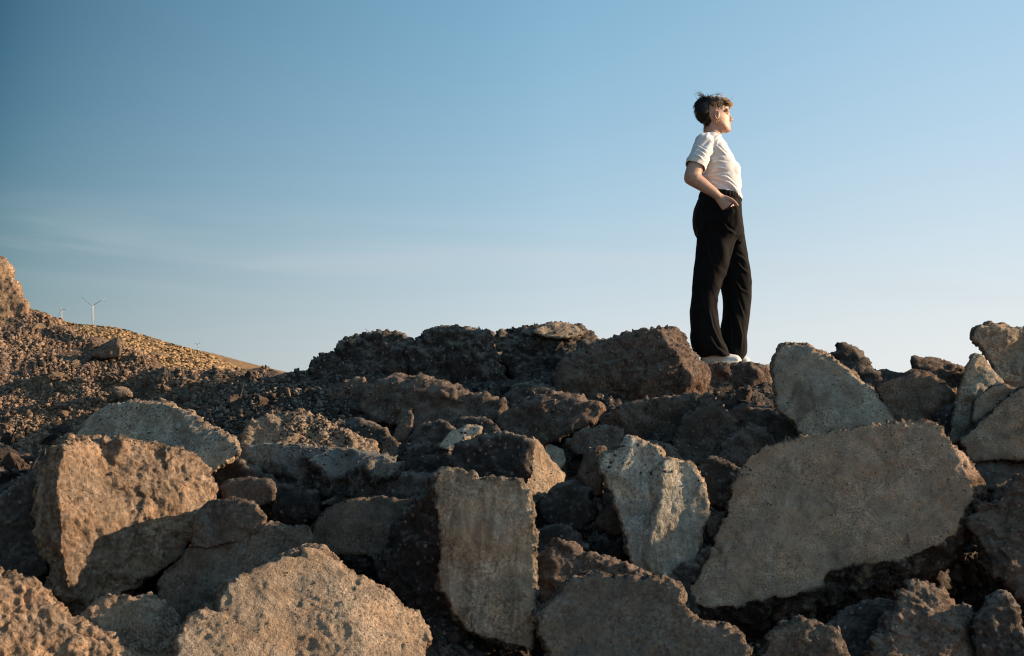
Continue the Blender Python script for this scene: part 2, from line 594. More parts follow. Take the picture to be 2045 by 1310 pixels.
def rock(label, outline, mat='black', D=None, g=(0.0, 0.3), th=None, pts=(), ext='v', name='boulder', cat='boulder',
         facet=1.0, rough=1.0, flatk=0.7, pits=0.0, pebbles=0.6, dd=0.0, edge=0.022, px_voxel=3.6, grow=1.0, fdir=None, cracks=0.0, stains=()):
    if mat in ('black', 'brown', 'slate'):
        rough, pebbles = rough * 1.45, pebbles * 1.3
    seed = sum(ord(ch) * (i + 1) for i, ch in enumerate(label)) % 10007
    rnd = random.Random(seed)
    P = [tuple(p[:2]) for p in outline]
    poff = [p[2] if len(p) > 2 else 0.0 for p in outline]
    cx, cy = sum(p[0] for p in P) / len(P), sum(p[1] for p in P) / len(P)
    if grow != 1.0:
        P = [(cx + (x - cx) * grow, cy + (y - cy) * grow) for x, y in P]
    ar = 0.5 * abs(sum(P[i][0] * P[(i + 1) % len(P)][1] - P[(i + 1) % len(P)][0] * P[i][1] for i in range(len(P))))
    ybot = max(p[1] for p in P)
    if D is None:
        D = float(depth_at(cx, min(cy + 0.25 * (ybot - cy), 1330)))
    D += dd
    pxm = FPX / D
    s = math.sqrt(ar) / pxm                       # size in metres
    if th is None:
        th = 0.62 * s
    # denser, slightly broken outline
    step = max(9.0, math.sqrt(ar) / 14)
    Q, qoff = [], []
    for i in range(len(P)):
        a, b = P[i], P[(i + 1) % len(P)]
        L = math.hypot(b[0] - a[0], b[1] - a[1])
        k = max(1, int(L / step))
        for q in range(k):
            f = q / k
            qoff.append(poff[i] * (1 - f) + poff[(i + 1) % len(P)] * f)
            j = 0.0 if q == 0 else rnd.uniform(-1, 1) * min(5.0, 0.12 * step) * rough
            Q.append((a[0] + (b[0] - a[0]) * f - (b[1] - a[1]) / L * j, a[1] + (b[1] - a[1]) * f + (b[0] - a[0]) / L * j))
    nQ = len(Q)
    off = [edge * s * rnd.uniform(0.5, 1.5) + q * s for q in qoff]
    inner = list(Q)
    xs, ys = [p[0] for p in P], [p[1] for p in P]
    gs = math.sqrt(ar) / 3.2
    yy = min(ys) + gs * 0.5
    while yy < max(ys):
        xx = min(xs) + gs * 0.5
        while xx < max(xs):
            qx, qy = xx + rnd.uniform(-0.4, 0.4) * gs, yy + rnd.uniform(-0.4, 0.4) * gs
            if inside(P, qx, qy) and min(math.hypot(qx - p[0], qy - p[1]) for p in P) > gs * 0.35 and \
                    (not pts or min(math.hypot(qx - p[0], qy - p[1]) for p in pts) > gs * 0.7):
                inner.append((qx, qy))
                off.append(rnd.uniform(-0.085, 0.085) * s * facet)
            xx += gs
        yy += gs
    for p in pts:
        inner.append((p[0], p[1]))
        off.append(p[2] * s)
    res = delaunay_2d_cdt([Vector(p) for p in inner], [(i, (i + 1) % nQ) for i in range(nQ)], [], 1, 0.01)
    v2, tri, ov = res[0], [list(f) for f in res[2]], res[3]
    o2 = [off[k[0]] if k else 0.0 for k in ov]
    A = np.array([(p.x, p.y) for p in v2])
    r = ray(A[:, 0], A[:, 1])
    C = at(np.array(cx), np.array(cy), np.array(D))
    n = np.array([g[0], -1.0, g[1]])
    n /= np.linalg.norm(n)
    den = r @ n
    den = np.minimum(den, -0.18)
    t = ((C - CAM) @ n) / den
    t = np.clip(t, D - 1.3 * s - 0.1, D + 1.3 * s + 0.1)
    front = CAM + r * (t + np.array(o2))[:, None]
    # ordered outline in the output
    inv = {}
    for i, k in enumerate(ov):
        for q in k:
            inv[q] = i
    ring = [inv[i] for i in range(nQ)]
    rv = front[ring]
    cen = rv.mean(0)
    vd = r[ring] / np.linalg.norm(r[ring], axis=1, keepdims=True)
    d = vd if ext == 'v' else (np.tile(-n, (nQ, 1)) if ext == 'n' else np.tile(np.array(ext, float), (nQ, 1)))
    cd = d.mean(0)
    layers = [front]
    jit = np.array([[rnd.uniform(-1, 1) for _ in range(3)] for _ in range(nQ)])
    l1 = cen + (rv - cen) * 0.99 + d * (th * 0.45) + jit * s * 0.02
    l2 = cen + (rv - cen) * 0.78 + d * th + jit * s * 0.03
    l3 = (cen + cd * th * 1.08)[None]
    V = np.concatenate([front, l1, l2, l3], 0)
    nf = len(front)
    F = tri[:]
    b0, b1, b2 = nf, nf + nQ, nf + 2 * nQ
    for i in range(nQ):
        j = (i + 1) % nQ
        F.append([ring[i], ring[j], b0 + j, b0 + i])
        F.append([b0 + i, b0 + j, b1 + j, b1 + i])
        F.append([b1 + i, b1 + j, b2])
    org = V.mean(0)
    zmin = V[:, 2].min()
    me = bpy.data.meshes.new('tmp')
    me.from_pydata([tuple(v - org) for v in V], [], F)
    bm = bmesh.new()
    bm.from_mesh(me)
    bmesh.ops.recalc_face_normals(bm, faces=bm.faces)
    bm.to_mesh(me)
    bm.free()
    me = remesh(me, px_voxel * (1.0 if D < 5.6 or mat in ('sand', 'tan', 'pale') else (1.15 if D > 8 else 1.5)) / pxm, 1)
    co, no = get_co(me), get_no(me)
    w = co + seed * 0.137
    fd = np.array(fdir if fdir else n, np.float32)
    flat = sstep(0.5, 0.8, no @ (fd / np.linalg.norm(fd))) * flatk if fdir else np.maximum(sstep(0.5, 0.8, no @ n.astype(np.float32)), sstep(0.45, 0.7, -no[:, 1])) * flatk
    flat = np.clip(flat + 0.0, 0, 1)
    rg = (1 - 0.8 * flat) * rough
    wj = w + 0.10 * s * np.stack([perlin(w * (3.0 / s) + k) for k in (1.7, 9.1, 23.3)], 1) * (0.6 + 0.4 * rough)
    h = 0.012 * s * fbm(w * (1.6 / s), 2) * facet
    h += 0.030 * s * facet * np.clip(cells(wj * (2.6 / s), True), -0.6, 0.6) * (1 - 0.9 * flat)
    h += 0.020 * s * rg * np.clip(cells(wj * (6.5 / s) + 5, True), -0.6, 0.6)
    h += 0.017 * rg * min(1.0, s / 0.35) * np.clip(cells(wj * 19 + 9, True), -0.6, 0.6)
    h += 0.009 * rg * min(1.0, s / 0.35) * fbm(w * 11, 4, 0.6, True)
    h += 0.0042 * (0.4 + 0.6 * rg) * fbm(w * 55, 2, 0.7)
    # shallow chips broken out of the faces
    g1, g2, i1, i2 = cells(wj * 9 + 31)
    chip = (i1 > 0.72) * sstep(0.42, 0.30, g1 + 0.10 * perlin(w * 40)) * (0.3 + 0.7 * i2)
    h -= 0.008 * chip * flat
    # cracks
    ck = np.abs(perlin(wj * (1.5 / s) + 61) + 0.05 * perlin(w * 22))
    ck = cracks * sstep(0.011, 0.002, ck) * sstep(-0.05, 0.2, perlin(w * (1.2 / s) + 90))
    h -= 0.010 * ck
    # embedded aggregate
    f1, f2, r1, r2 = cells(w * 32)
    peb = (r1 > 0.62) * sstep(0.46, 0.26, f1) * (1 - 0.7 * flat) * pebbles
    h += 0.007 * peb
    pit = np.maximum(ck, 0.5 * chip * flat).astype(np.float32)
    if pits:
        wp = w + 0.03 * np.stack([perlin(w * 14 + k) for k in (1.7, 9.1, 23.3)], 1)
        m = sstep(-0.2, 0.35, fbm(w * 3.1 + 40, 2))
        for sc, dp, wd in ((11, 1.0, 0.55), (22, 0.62, 0.6), (46, 0.34, 0.7)):
            f1b, _, q1, q2 = cells(wp * sc + sc)
            k = (q1 > 0.5) * sstep(wd, wd * 0.3, f1b) * (0.4 + 0.6 * q2)
            pit = np.maximum(pit, dp * k * (0.25 + 0.75 * m))
        h -= 0.024 * pits * pit
    for (sx, sy, sr) in stains:
        c0 = at(np.array(sx), np.array(sy), np.array(D)) - org
        dv = (co - c0)[:, [0, 2]] * pxm / sr
        pit = np.maximum(pit, 1.7 * sstep(1.7, -0.1, np.sqrt((dv * dv).sum(1)) + 1.7 * fbm(w * np.array([11, 11, 6]), 4, 0.65)))
    co = co + no * h[:, None]
    set_co(me, co)
    set_attr(me, 'flat', flat)
    set_attr(me, 'pebble', peb)
    set_attr(me, 'pit', pit)
    me.materials.clear()
    me.materials.append(M[mat])
    me.name = name
    o = link(name, me, None, org)
    tag(o, label, cat, ROCKGROUP)
    ROCKS.append((label, [p for p in P]))
    return o


S = dict(name='concrete_slab', cat='slab')
# --- front row, left to right
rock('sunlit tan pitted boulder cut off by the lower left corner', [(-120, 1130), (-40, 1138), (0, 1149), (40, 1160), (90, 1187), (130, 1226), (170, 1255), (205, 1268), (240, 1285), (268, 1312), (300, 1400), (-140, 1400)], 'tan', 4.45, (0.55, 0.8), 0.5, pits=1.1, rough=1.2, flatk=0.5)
rock('small block with a smooth grey face and rubbly sunlit end below the big tan boulder', [(156, 1234), (185, 1205), (215, 1192), (262, 1197), (300, 1190), (328, 1205), (346, 1230), (360, 1250), (356, 1282), (338, 1310), (305, 1350), (235, 1350), (205, 1290)], 'sand', 4.72, (0.1, 0.7), 0.3, fdir=(-0.6, -0.5, 0.6), pts=((262, 1205, -0.02), (240, 1255, -0.05), (300, 1250, -0.12)), pits=0.5)
BIG = rock('largest tan pitted boulder with narrow grey left side, left of the photo', [(118, 882), (135, 875), (200, 880), (290, 893), (370, 905), (405, 930), (425, 965), (424, 1000), (404, 1030), (392, 1065), (345, 1115), (290, 1150), (255, 1180), (225, 1203), (190, 1220), (150, 1224), (125, 1205), (105, 1170), (103, 1120), (85, 1100), (75, 1080), (76, 1010), (80, 955), (92, 925)], 'tan', 5.3, (0.60, 0.35), 0.55,
           pts=((126, 905, -0.16), (112, 965, -0.19), (120, 1030, -0.2), (124, 1100, -0.2), (134, 1170, -0.14), (220, 960, -0.01), (260, 1040, 0.02), (200, 1120, -0.05), (330, 960, -0.03)), pits=1.0, rough=1.25, flatk=0.6, facet=1.0, edge=0.05)
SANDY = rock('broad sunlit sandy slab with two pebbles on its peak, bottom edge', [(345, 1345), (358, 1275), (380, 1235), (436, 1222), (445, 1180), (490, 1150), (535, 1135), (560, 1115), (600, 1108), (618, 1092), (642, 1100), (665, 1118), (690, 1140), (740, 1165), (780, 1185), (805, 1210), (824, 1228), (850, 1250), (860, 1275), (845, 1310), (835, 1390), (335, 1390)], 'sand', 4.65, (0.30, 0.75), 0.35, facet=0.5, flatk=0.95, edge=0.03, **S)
rock('black broken flank left of the upright grey slab', [(745, 1115), (778, 1105), (785, 1070), (812, 1025), (850, 985), (873, 955), (890, 1000), (895, 1165), (910, 1200), (935, 1250), (930, 1330), (860, 1330), (825, 1225), (790, 1175), (760, 1150)], 'black', 5.25, (-0.6, 0.0), 0.4)
rock('upright grey slab standing in the middle with hairline crack', [(878, 938), (905, 942), (940, 945), (965, 960), (1000, 958), (1040, 965), (1062, 1000), (1066, 1060), (1068, 1150), (1070, 1220), (1068, 1265), (1062, 1292), (1030, 1290), (980, 1275), (940, 1260), (915, 1235), (895, 1190), (878, 1165), (875, 1150), (885, 1120), (884, 1060), (876, 1010), (872, 970)], 'plate', 5.05, (-0.14, 0.10), 0.2, fdir=(-0.14, -1, 0.1), pts=((945, 1000, -0.05), (955, 1080, -0.03), (960, 1200, 0.01), (900, 1060, -0.03), (1010, 1010, 0.0)), flatk=0.95, facet=0.35, rough=1.0, edge=0.01, cracks=1.0, **S)
rock('orange sunlit pointed fin behind the upright slab', [(1062, 870), (1077, 885), (1097, 915), (1126, 950), (1120, 990), (1085, 1010), (1062, 1010), (1040, 990), (1030, 968), (1048, 930), (1055, 900)], 'sand', 6.1, (0.85, 0.3), 0.18, pts=((1078, 955, -0.05),), pits=0.8)
rock('pale blue grey wedge with a central ridge and chipped peak', [(1248, 868), (1275, 880), (1318, 895), (1326, 915), (1375, 925), (1395, 945), (1410, 985), (1415, 1030), (1398, 1060), (1392, 1120), (1375, 1150), (1340, 1157), (1300, 1147), (1268, 1132), (1255, 1100), (1245, 1050), (1225, 990), (1205, 945), (1194, 920), (1205, 905), (1236, 900)], 'blue', 5.55, (-0.1, 0.25), 0.32,
     pts=((1262, 890, 0.0), (1290, 950, 0.06), (1300, 1000, 0.05), (1325, 930, -0.07), (1318, 1000, -0.08), (1300, 1070, -0.10), (1290, 1110, -0.08), (1240, 950, -0.04), (1370, 1010, 0.0), (1360, 1100, 0.03)), flatk=0.95, facet=0.35, rough=0.75, fdir=(-0.15, -1, 0.2))
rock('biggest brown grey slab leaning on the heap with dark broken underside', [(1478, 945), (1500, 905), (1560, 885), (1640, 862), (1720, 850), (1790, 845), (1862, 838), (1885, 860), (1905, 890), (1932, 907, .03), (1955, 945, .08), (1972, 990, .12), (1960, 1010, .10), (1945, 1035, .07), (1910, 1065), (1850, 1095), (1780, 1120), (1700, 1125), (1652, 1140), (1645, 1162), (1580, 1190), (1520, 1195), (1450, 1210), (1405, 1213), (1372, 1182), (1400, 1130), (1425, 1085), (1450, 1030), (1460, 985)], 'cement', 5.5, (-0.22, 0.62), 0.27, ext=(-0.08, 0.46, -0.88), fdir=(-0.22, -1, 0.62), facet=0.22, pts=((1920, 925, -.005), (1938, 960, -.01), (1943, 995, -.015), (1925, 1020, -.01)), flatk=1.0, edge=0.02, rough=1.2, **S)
rock('grey flat rock at the bottom, right of the upright slab', [(1072, 1228), (1120, 1190), (1132, 1165), (1170, 1150), (1240, 1155), (1290, 1158), (1340, 1160), (1362, 1180), (1352, 1210), (1392, 1245), (1470, 1262), (1490, 1290), (1500, 1390), (1085, 1390), (1100, 1300), (1080, 1265)], 'grey', 4.75, (-0.3, 0.7), 0.4, facet=0.45, flatk=0.9)
rock('dark rock with a ragged top between the wedge and the grey flat rock', [(1075, 1110), (1110, 1085), (1138, 1088), (1160, 1105), (1190, 1110), (1250, 1130), (1295, 1152), (1290, 1185), (1170, 1180), (1130, 1200), (1080, 1230)], 'brown', 5.15, (-0.2, 0.5), 0.35)
rock('brown rock with sunlit top edges at the bottom right', [(1735, 1390), (1747, 1280), (1778, 1232), (1800, 1200), (1818, 1168), (1850, 1172), (1890, 1203, .04), (1932, 1225, .12), (1942, 1260, .14), (1952, 1310, .1), (1965, 1390)], 'brown', 4.75, (0.05, 0.7), 0.4, pts=((1800, 1215, -0.05), (1860, 1235, -0.08), (1920, 1258, -0.06)), pebbles=0.9)
rock('black knobbly stone in the lower right corner', [(1945, 1280), (1955, 1225), (1985, 1188), (2010, 1186), (2028, 1210), (2030, 1250), (2060, 1290), (2060, 1390), (1955, 1390)], 'black', 4.7, (-0.2, 0.4), 0.3)
rock('grey brown stone at the bottom under the biggest slab', [(1515, 1390), (1530, 1300), (1548, 1262), (1592, 1240), (1640, 1245), (1672, 1270), (1684, 1305), (1700, 1390)], 'grey', 4.65, (-0.25, 0.5), 0.35, rough=1.4)
rock('black lump wedged under the broken edge of the biggest slab', [(1655, 1250), (1690, 1222), (1730, 1205), (1775, 1200), (1790, 1230), (1750, 1280), (1740, 1340), (1690, 1340)], 'black', 4.9, (-0.2, 0.4), 0.3)
rock('black boulder shaded under the overhang of the biggest slab', [(1395, 1225), (1450, 1220), (1560, 1215), (1680, 1200), (1800, 1150), (1880, 1120), (1900, 1180), (1820, 1240), (1680, 1290), (1540, 1320), (1440, 1290)], 'black', 5.8, (-0.1, 0.3), 0.5)
rock('dark brown boulder against the right edge under the slab tip', [(1935, 1045), (1950, 1020), (1990, 1000), (2030, 960), (2120, 930), (2120, 1230), (2035, 1190), (1990, 1145), (1960, 1085)], 'brown', 5.3, (-0.25, 0.5), 0.5)
rock('flat reddish brown ledge at the right edge, under the pale boulders', [(1940, 918), (2000, 912), (2120, 902), (2120, 968), (2030, 975), (1985, 985), (1955, 968)], 'brown', 5.9, (0.0, 0.8), 0.4, flatk=0.8)
# --- middle row
rock('dark grey slab in shade right of the big tan boulder', [(370, 1110), (400, 1082), (470, 1066), (530, 1050), (610, 1055), (618, 1087), (590, 1112), (560, 1125), (540, 1180), (450, 1215), (430, 1250), (340, 1260), (310, 1215), (330, 1150)], 'grey', 5.12, (-0.4, 0.5), 0.45, flatk=0.85, facet=0.6)
rock('rounded dark stone lying above the shaded grey slab', [(385, 1090), (390, 1030), (418, 1005), (470, 997), (510, 1008), (530, 1035), (522, 1062), (470, 1080), (410, 1095)], 'grey', 5.2, (-0.3, 0.4), 0.3)
rock('grey oval slab with jagged lower edge left of the black flank', [(620, 1078), (630, 1050), (660, 1015), (700, 1002), (770, 995), (818, 1000), (802, 1030), (782, 1060), (776, 1102), (740, 1112), (722, 1106), (660, 1107), (625, 1098)], 'grey', 5.5, (-0.25, 0.35), 0.22, flatk=0.9, facet=0.6, **S)
rock('long dark slab with a pale blue top edge in the middle left', [(462, 930), (488, 897), (530, 885), (620, 892), (700, 897), (770, 910), (802, 930), (795, 950), (740, 965), (700, 985), (640, 990), (580, 992), (545, 968), (500, 958), (458, 956)], 'slate', 6.1, (-0.45, 0.5), 0.4, fdir=(-0.1, -0.35, 0.9), pts=((480, 920, 0.0), (560, 925, -0.14), (640, 922, -0.14), (730, 925, -0.1), (540, 955, -0.08), (660, 960, -0.07)), flatk=1.0, rough=1.3)
rock('slab with orange sunlit right half lying on the long dark slab', [(481, 892), (486, 870), (497, 845), (540, 830), (600, 825), (640, 838), (680, 860), (720, 878), (748, 888), (754, 903), (730, 910), (670, 905), (600, 905), (530, 900)], 'sand', 6.45, (0.1, 0.75), 0.25, pts=((545, 845, -0.04), (580, 870, -0.12), (560, 890, -0.1), (640, 870, -0.02)), rough=1.3, flatk=0.6)
rock('pale domed slab with a crevice behind the big tan boulder', [(148, 885), (152, 868), (172, 840), (215, 815), (270, 803), (330, 808), (385, 825), (402, 845), (440, 865), (472, 885), (476, 908), (455, 920), (425, 945), (405, 960), (300, 930), (200, 910)], 'pale', 6.25, (-0.45, 0.75), 0.4, pts=((230, 850, -0.04), (265, 838, 0.03), (300, 850, 0.06), (330, 835, 0.05), (345, 858, 0.05), (370, 850, -0.05), (400, 880, -0.05), (320, 885, -0.05)), flatk=0.8, **S)
rock('dark wedge stone between the long dark slab and the rounded stone', [(440, 975), (455, 960), (490, 955), (542, 958), (552, 978), (548, 1002), (500, 1012), (448, 1008)], 'grey', 5.9, (-0.2, 0.3), 0.25)
rock('black boulder at the left edge beside the big tan boulder', [(-90, 1020), (-10, 1000), (40, 970), (76, 945), (92, 1000), (88, 1090), (95, 1140), (60, 1170), (-50, 1160), (-90, 1150)], 'black', 5.55, (-0.3, 0.3), 0.45)
rock('black boulder in deep shade under the left end of the long dark slab', [(410, 925), (470, 920), (560, 965), (640, 985), (640, 1030), (560, 1060), (510, 1010), (430, 1000), (400, 1010)], 'black', 6.1, (-0.3, 0.0), 0.4)
rock('dark broken rock between the oval slab and the long dark slab', [(640, 1010), (690, 980), (750, 960), (800, 945), (870, 950), (850, 990), (810, 1010), (760, 1000), (700, 1005)], 'black', 5.95, (-0.2, 0.4), 0.3)
rock('black ragged boulder left of the orange fin', [(890, 938), (915, 892), (965, 872), (1020, 868), (1060, 885), (1055, 930), (1038, 970), (1000, 965), (965, 966), (930, 950)], 'black', 5.9, (-0.5, 0.3), 0.35, rough=1.3)
rock('pale leaf shaped flake lying on black rubble in the middle', [(876, 892), (900, 863), (930, 850), (963, 852), (961, 864), (940, 873), (915, 890), (900, 902)], 'pale', 6.4, (-0.2, 0.9), 0.1, flatk=1.0, facet=0.4)
rock('small upright grey stone left of the pale flake', [(782, 880), (798, 842), (816, 814), (827, 830), (822, 862), (806, 886)], 'grey', 6.9, (-0.3, 0.3), 0.12)
rock('small olive stone at the tip of the orange sunlit slab', [(758, 905), (766, 882), (782, 872), (796, 885), (795, 910), (775, 918)], 'grey', 6.5, (-0.2, 0.4), 0.12)
rock('dark stone right of the small upright stone', [(815, 880), (840, 850), (880, 840), (910, 855), (890, 880), (870, 905), (830, 905)], 'black', 6.8, (-0.2, 0.4), 0.2)
rock('black stone in the gap left of the pale flake', [(800, 930), (810, 895), (850, 885), (900, 900), (900, 930), (870, 955), (820, 955)], 'black', 6.4, (-0.3, 0.4), 0.25)
rock('small grey stone on the right of the orange fin', [(1086, 905), (1100, 890), (1125, 898), (1130, 920), (1118, 942), (1098, 930)], 'pale', 6.6, (-0.3, 0.4), 0.12)
rock('brown upright stone left of the pale wedge', [(1158, 930), (1172, 895), (1206, 892), (1216, 912), (1206, 950), (1200, 990), (1175, 985), (1160, 960)], 'brown', 5.85, (-0.2, 0.3), 0.18)
rock('dark stone in the hollow below the orange fin', [(1075, 1010), (1110, 975), (1150, 960), (1180, 985), (1190, 1030), (1150, 1060), (1090, 1050)], 'black', 5.8, (-0.3, 0.3), 0.3)
rock('brown triangular stone in the hollow left of the pale wedge', [(1188, 1040), (1215, 1010), (1240, 1005), (1255, 1050), (1240, 1070), (1200, 1058)], 'brown', 5.75, (-0.2, 0.4), 0.2)
rock('dark block on the floor of the hollow beside the upright slab', [(1066, 1060), (1110, 1050), (1150, 1062), (1175, 1100), (1120, 1110), (1070, 1140)], 'black', 5.6, (-0.3, 0.3), 0.3)
rock('grey knobbly stone squeezed against the left of the biggest slab', [(1408, 1042), (1440, 1022), (1462, 1025), (1468, 1050), (1450, 1088), (1425, 1092), (1412, 1068)], 'grey', 5.65, (-0.2, 0.3), 0.2)
rock('dark rubble stone between the pale wedge and the biggest slab', [(1392, 935), (1420, 915), (1460, 925), (1482, 950), (1470, 1000), (1440, 1020), (1412, 1000)], 'black', 5.95, (-0.2, 0.3), 0.25)
rock('black stone under the lower tip of the pale wedge', [(1330, 1150), (1395, 1110), (1420, 1085), (1400, 1140), (1375, 1180), (1400, 1230), (1360, 1215)], 'black', 5.45, (-0.2, 0.3), 0.25)
# --- upper middle
rock('brown stone with a flat top left of the leaning dark triangle', [(1130, 885), (1160, 862), (1210, 850), (1242, 858), (1246, 885), (1220, 902), (1150, 905)], 'brown', 6.6, (-0.2, 0.6), 0.25)
rock('dark brown boulder below the long boulder in the middle', [(980, 880), (1005, 832), (1050, 802), (1100, 786), (1150, 795), (1205, 812), (1185, 842), (1135, 868), (1080, 890), (1020, 898)], 'brown', 7.0, (-0.2, 0.5), 0.4)
rock('dark shaded block directly under the long brown boulder', [(1195, 850), (1240, 812), (1300, 800), (1400, 792), (1385, 840), (1350, 895), (1290, 900), (1230, 880)], 'brown', 7.1, (-0.2, 0.1), 0.4)
rock('dark triangular boulder leaning below the feet of the person', [(1340, 905), (1365, 845), (1400, 800), (1420, 793), (1452, 828), (1475, 862), (1462, 900), (1410, 930), (1360, 930)], 'brown', 6.75, (-0.25, 0.35), 0.35, flatk=0.8)
rock('low dark stone in the shadow below the long boulder right end', [(1250, 900), (1290, 880), (1340, 890), (1365, 920), (1340, 940), (1320, 905), (1280, 895)], 'brown', 6.5, (-0.2, 0.4), 0.25)
rock('dark stone right of the leaning triangle under the standing rocks', [(1450, 835), (1480, 812), (1530, 815), (1565, 835), (1580, 868), (1535, 880), (1485, 862)], 'brown', 7.0, (-0.2, 0.4), 0.3)
rock('dark stone with pale scratch above the left corner of the biggest slab', [(1425, 935), (1455, 872), (1500, 848), (1530, 858), (1550, 885), (1505, 905), (1482, 945), (1450, 960)], 'brown', 6.5, (-0.15, 0.4), 0.3)
rock('brown stone tucked under the pale boulder right of the person', [(1520, 880), (1545, 845), (1580, 835), (1605, 862), (1600, 890), (1550, 900)], 'brown', 6.6, (-0.1, 0.3), 0.25)
rock('long dark brown boulder left of the person with sunlit right edge', [(1106, 758), (1118, 722), (1160, 700), (1220, 680), (1275, 662), (1320, 662), (1350, 662, .12), (1370, 685, .25), (1386, 715, .3), (1406, 735, .3), (1412, 770, .25), (1400, 792, .15), (1330, 797), (1250, 807), (1200, 814), (1150, 802), (1112, 792)], 'brown', 7.8, (-0.15, 0.25), 0.5, pts=((1180, 750, -0.08), (1280, 710, -0.05), (1338, 685, -0.05), (1356, 712, -0.07), (1290, 770, -0.08), (1385, 750, -0.05)), facet=1.0, rough=0.9, flatk=0.4)
rock('left dark block under the white shoes of the person', [(1386, 742), (1400, 730), (1430, 726), (1457, 726), (1462, 745), (1470, 800), (1440, 815), (1405, 800)], 'brown', 8.25, (-0.1, 0.15), 0.85, flatk=0.5)
rock('right dark block under the white shoes of the person', [(1456, 729), (1500, 728), (1530, 736, .1), (1545, 770, .25), (1552, 805, .25), (1510, 825), (1470, 815), (1460, 780)], 'brown', 8.25, (0.02, 0.15), 0.85, flatk=0.5)
rock('small pale stone behind the pale boulder, right of the shoes', [(1516, 738), (1530, 728), (1548, 732), (1556, 750), (1535, 762)], 'pale', 8.75, (0.4, 0.5), 0.15)
rock('black boulder at the left end of the dark ridge', [(618, 752), (628, 720), (670, 705), (690, 685), (740, 668), (790, 668), (822, 683), (836, 720), (818, 765), (760, 775), (690, 780), (635, 775)], 'black', 8.6, (-0.2, 0.45), 0.6, facet=1.4, rough=1.1, flatk=0.3)
rock('black boulder with grainy sunlit right flank on the dark ridge', [(812, 700), (850, 670), (885, 657), (930, 660), (975, 665, .2), (988, 700, .3), (1002, 740, .35), (1014, 778, .35), (1012, 808, .3), (980, 800), (920, 785), (870, 770), (830, 760)], 'black', 8.45, (-0.15, 0.4), 0.6, pts=((952, 680, -0.06), (958, 715, -0.10), (968, 755, -0.12), (985, 795, -0.08), (880, 720, -0.05)), facet=1.4, rough=1.1, flatk=0.3)
rock('black boulder with pale sunlit cap left of the long brown boulder', [(978, 680), (1020, 665), (1060, 657), (1110, 650), (1150, 655, .1), (1185, 676, .3), (1205, 692, .4), (1190, 730, .3), (1140, 775), (1060, 780), (1015, 735), (988, 710)], 'black', 8.75, (-0.05, 0.5), 0.6, pts=((1110, 672, -0.10), (1122, 700, -0.16), (1050, 690, -0.02)), facet=1.4, rough=1.1, flatk=0.3)
rock('pale flat stone lying on top of the black capped boulder', [(1062, 662), (1085, 650), (1115, 643), (1145, 648), (1168, 664), (1140, 676), (1090, 674)], 'pale', 8.72, (0.1, 0.8), 0.25, facet=0.5)
rock('dark brown boulder under the black ridge in the middle', [(715, 815), (738, 772), (790, 752), (850, 757), (910, 775), (960, 790), (1005, 805), (1000, 840), (940, 850), (900, 870), (850, 872), (800, 850), (750, 840)], 'brown', 7.6, (-0.2, 0.55), 0.5)
rock('reddish dark stone left of the dark brown middle boulder', [(638, 820), (655, 782), (688, 764), (722, 755), (735, 772), (724, 802), (695, 830), (655, 838)], 'brown', 7.9, (-0.2, 0.4), 0.3)
rock('black stone below the black ridge, right end', [(1000, 800), (1030, 770), (1075, 762), (1110, 780), (1090, 805), (1045, 815), (1010, 825)], 'black', 7.7, (-0.15, 0.5), 0.3)
rock('dark stone in the middle of the black rubble slope', [(640, 880), (670, 845), (720, 838), (770, 855), (785, 880), (740, 890), (690, 880)], 'black', 7.2, (-0.2, 0.5), 0.25)
rock('black stone above the pale flake', [(880, 862), (920, 835), (970, 835), (1000, 860), (990, 885), (960, 880), (960, 850), (900, 872)], 'black', 6.9, (-0.2, 0.5), 0.2)
# --- upper right
rock('large pale boulder right of the person with a dark stain', [(1548, 715), (1560, 690), (1590, 687), (1610, 692), (1640, 705), (1665, 720), (1700, 742), (1735, 775), (1762, 810), (1788, 845), (1790, 880), (1700, 890), (1640, 890), (1605, 870), (1590, 850), (1570, 830), (1552, 810), (1548, 770), (1543, 740)], 'pale', 6.45, (-0.3, 0.42), 0.35, facet=0.5, flatk=0.95, stains=((1605, 790, 26), (1612, 815, 20), (1600, 765, 14)))
rock('dark ragged bar of rock slanting behind the large pale boulder', [(1658, 708), (1684, 687), (1702, 693), (1722, 715), (1747, 740), (1768, 765), (1775, 790), (1745, 790), (1715, 765), (1688, 738), (1668, 718)], 'black', 7.1, (0.0, 0.4), 0.18, rough=1.4)
rock('small black stone between the slanting bar and brown boulder', [(1745, 745), (1770, 738), (1792, 745), (1806, 752), (1790, 775), (1760, 775)], 'black', 7.3, (0.0, 0.5), 0.2)
rock('brown boulder with rust patch and sunlit right end behind the biggest slab', [(1748, 778), (1780, 755), (1830, 743), (1860, 750), (1895, 775, .2), (1914, 787, .35), (1908, 815, .35), (1885, 840, .2), (1850, 860), (1800, 860), (1770, 825)], 'cement', 6.5, (-0.15, 0.4), 0.35, pts=((1800, 800, -0.05), (1865, 775, -0.10), (1866, 815, -0.12), (1890, 800, 0.04)), flatk=0.5, rough=1.2)
rock('flat brown rock with layered top left of the pale sliver', [(1822, 714), (1850, 718), (1890, 725), (1925, 735), (1930, 790), (1890, 775), (1850, 752), (1828, 735)], 'brown', 7.1, (0.1, 0.6), 0.35, pts=((1870, 740, -0.08),), rough=1.3, flatk=0.5)
rock('upright pale sliver with rough sunlit right side', [(1945, 707), (1958, 712), (1980, 740), (2003, 765), (1985, 790), (1965, 810), (1952, 855), (1932, 880), (1898, 885), (1905, 830), (1918, 780), (1930, 735)], 'pale', 6.3, (-0.1, 0.15), 0.25, pts=((1944, 730, -0.08), (1940, 790, -0.10), (1925, 850, -0.06)), flatk=0.8, facet=0.7)
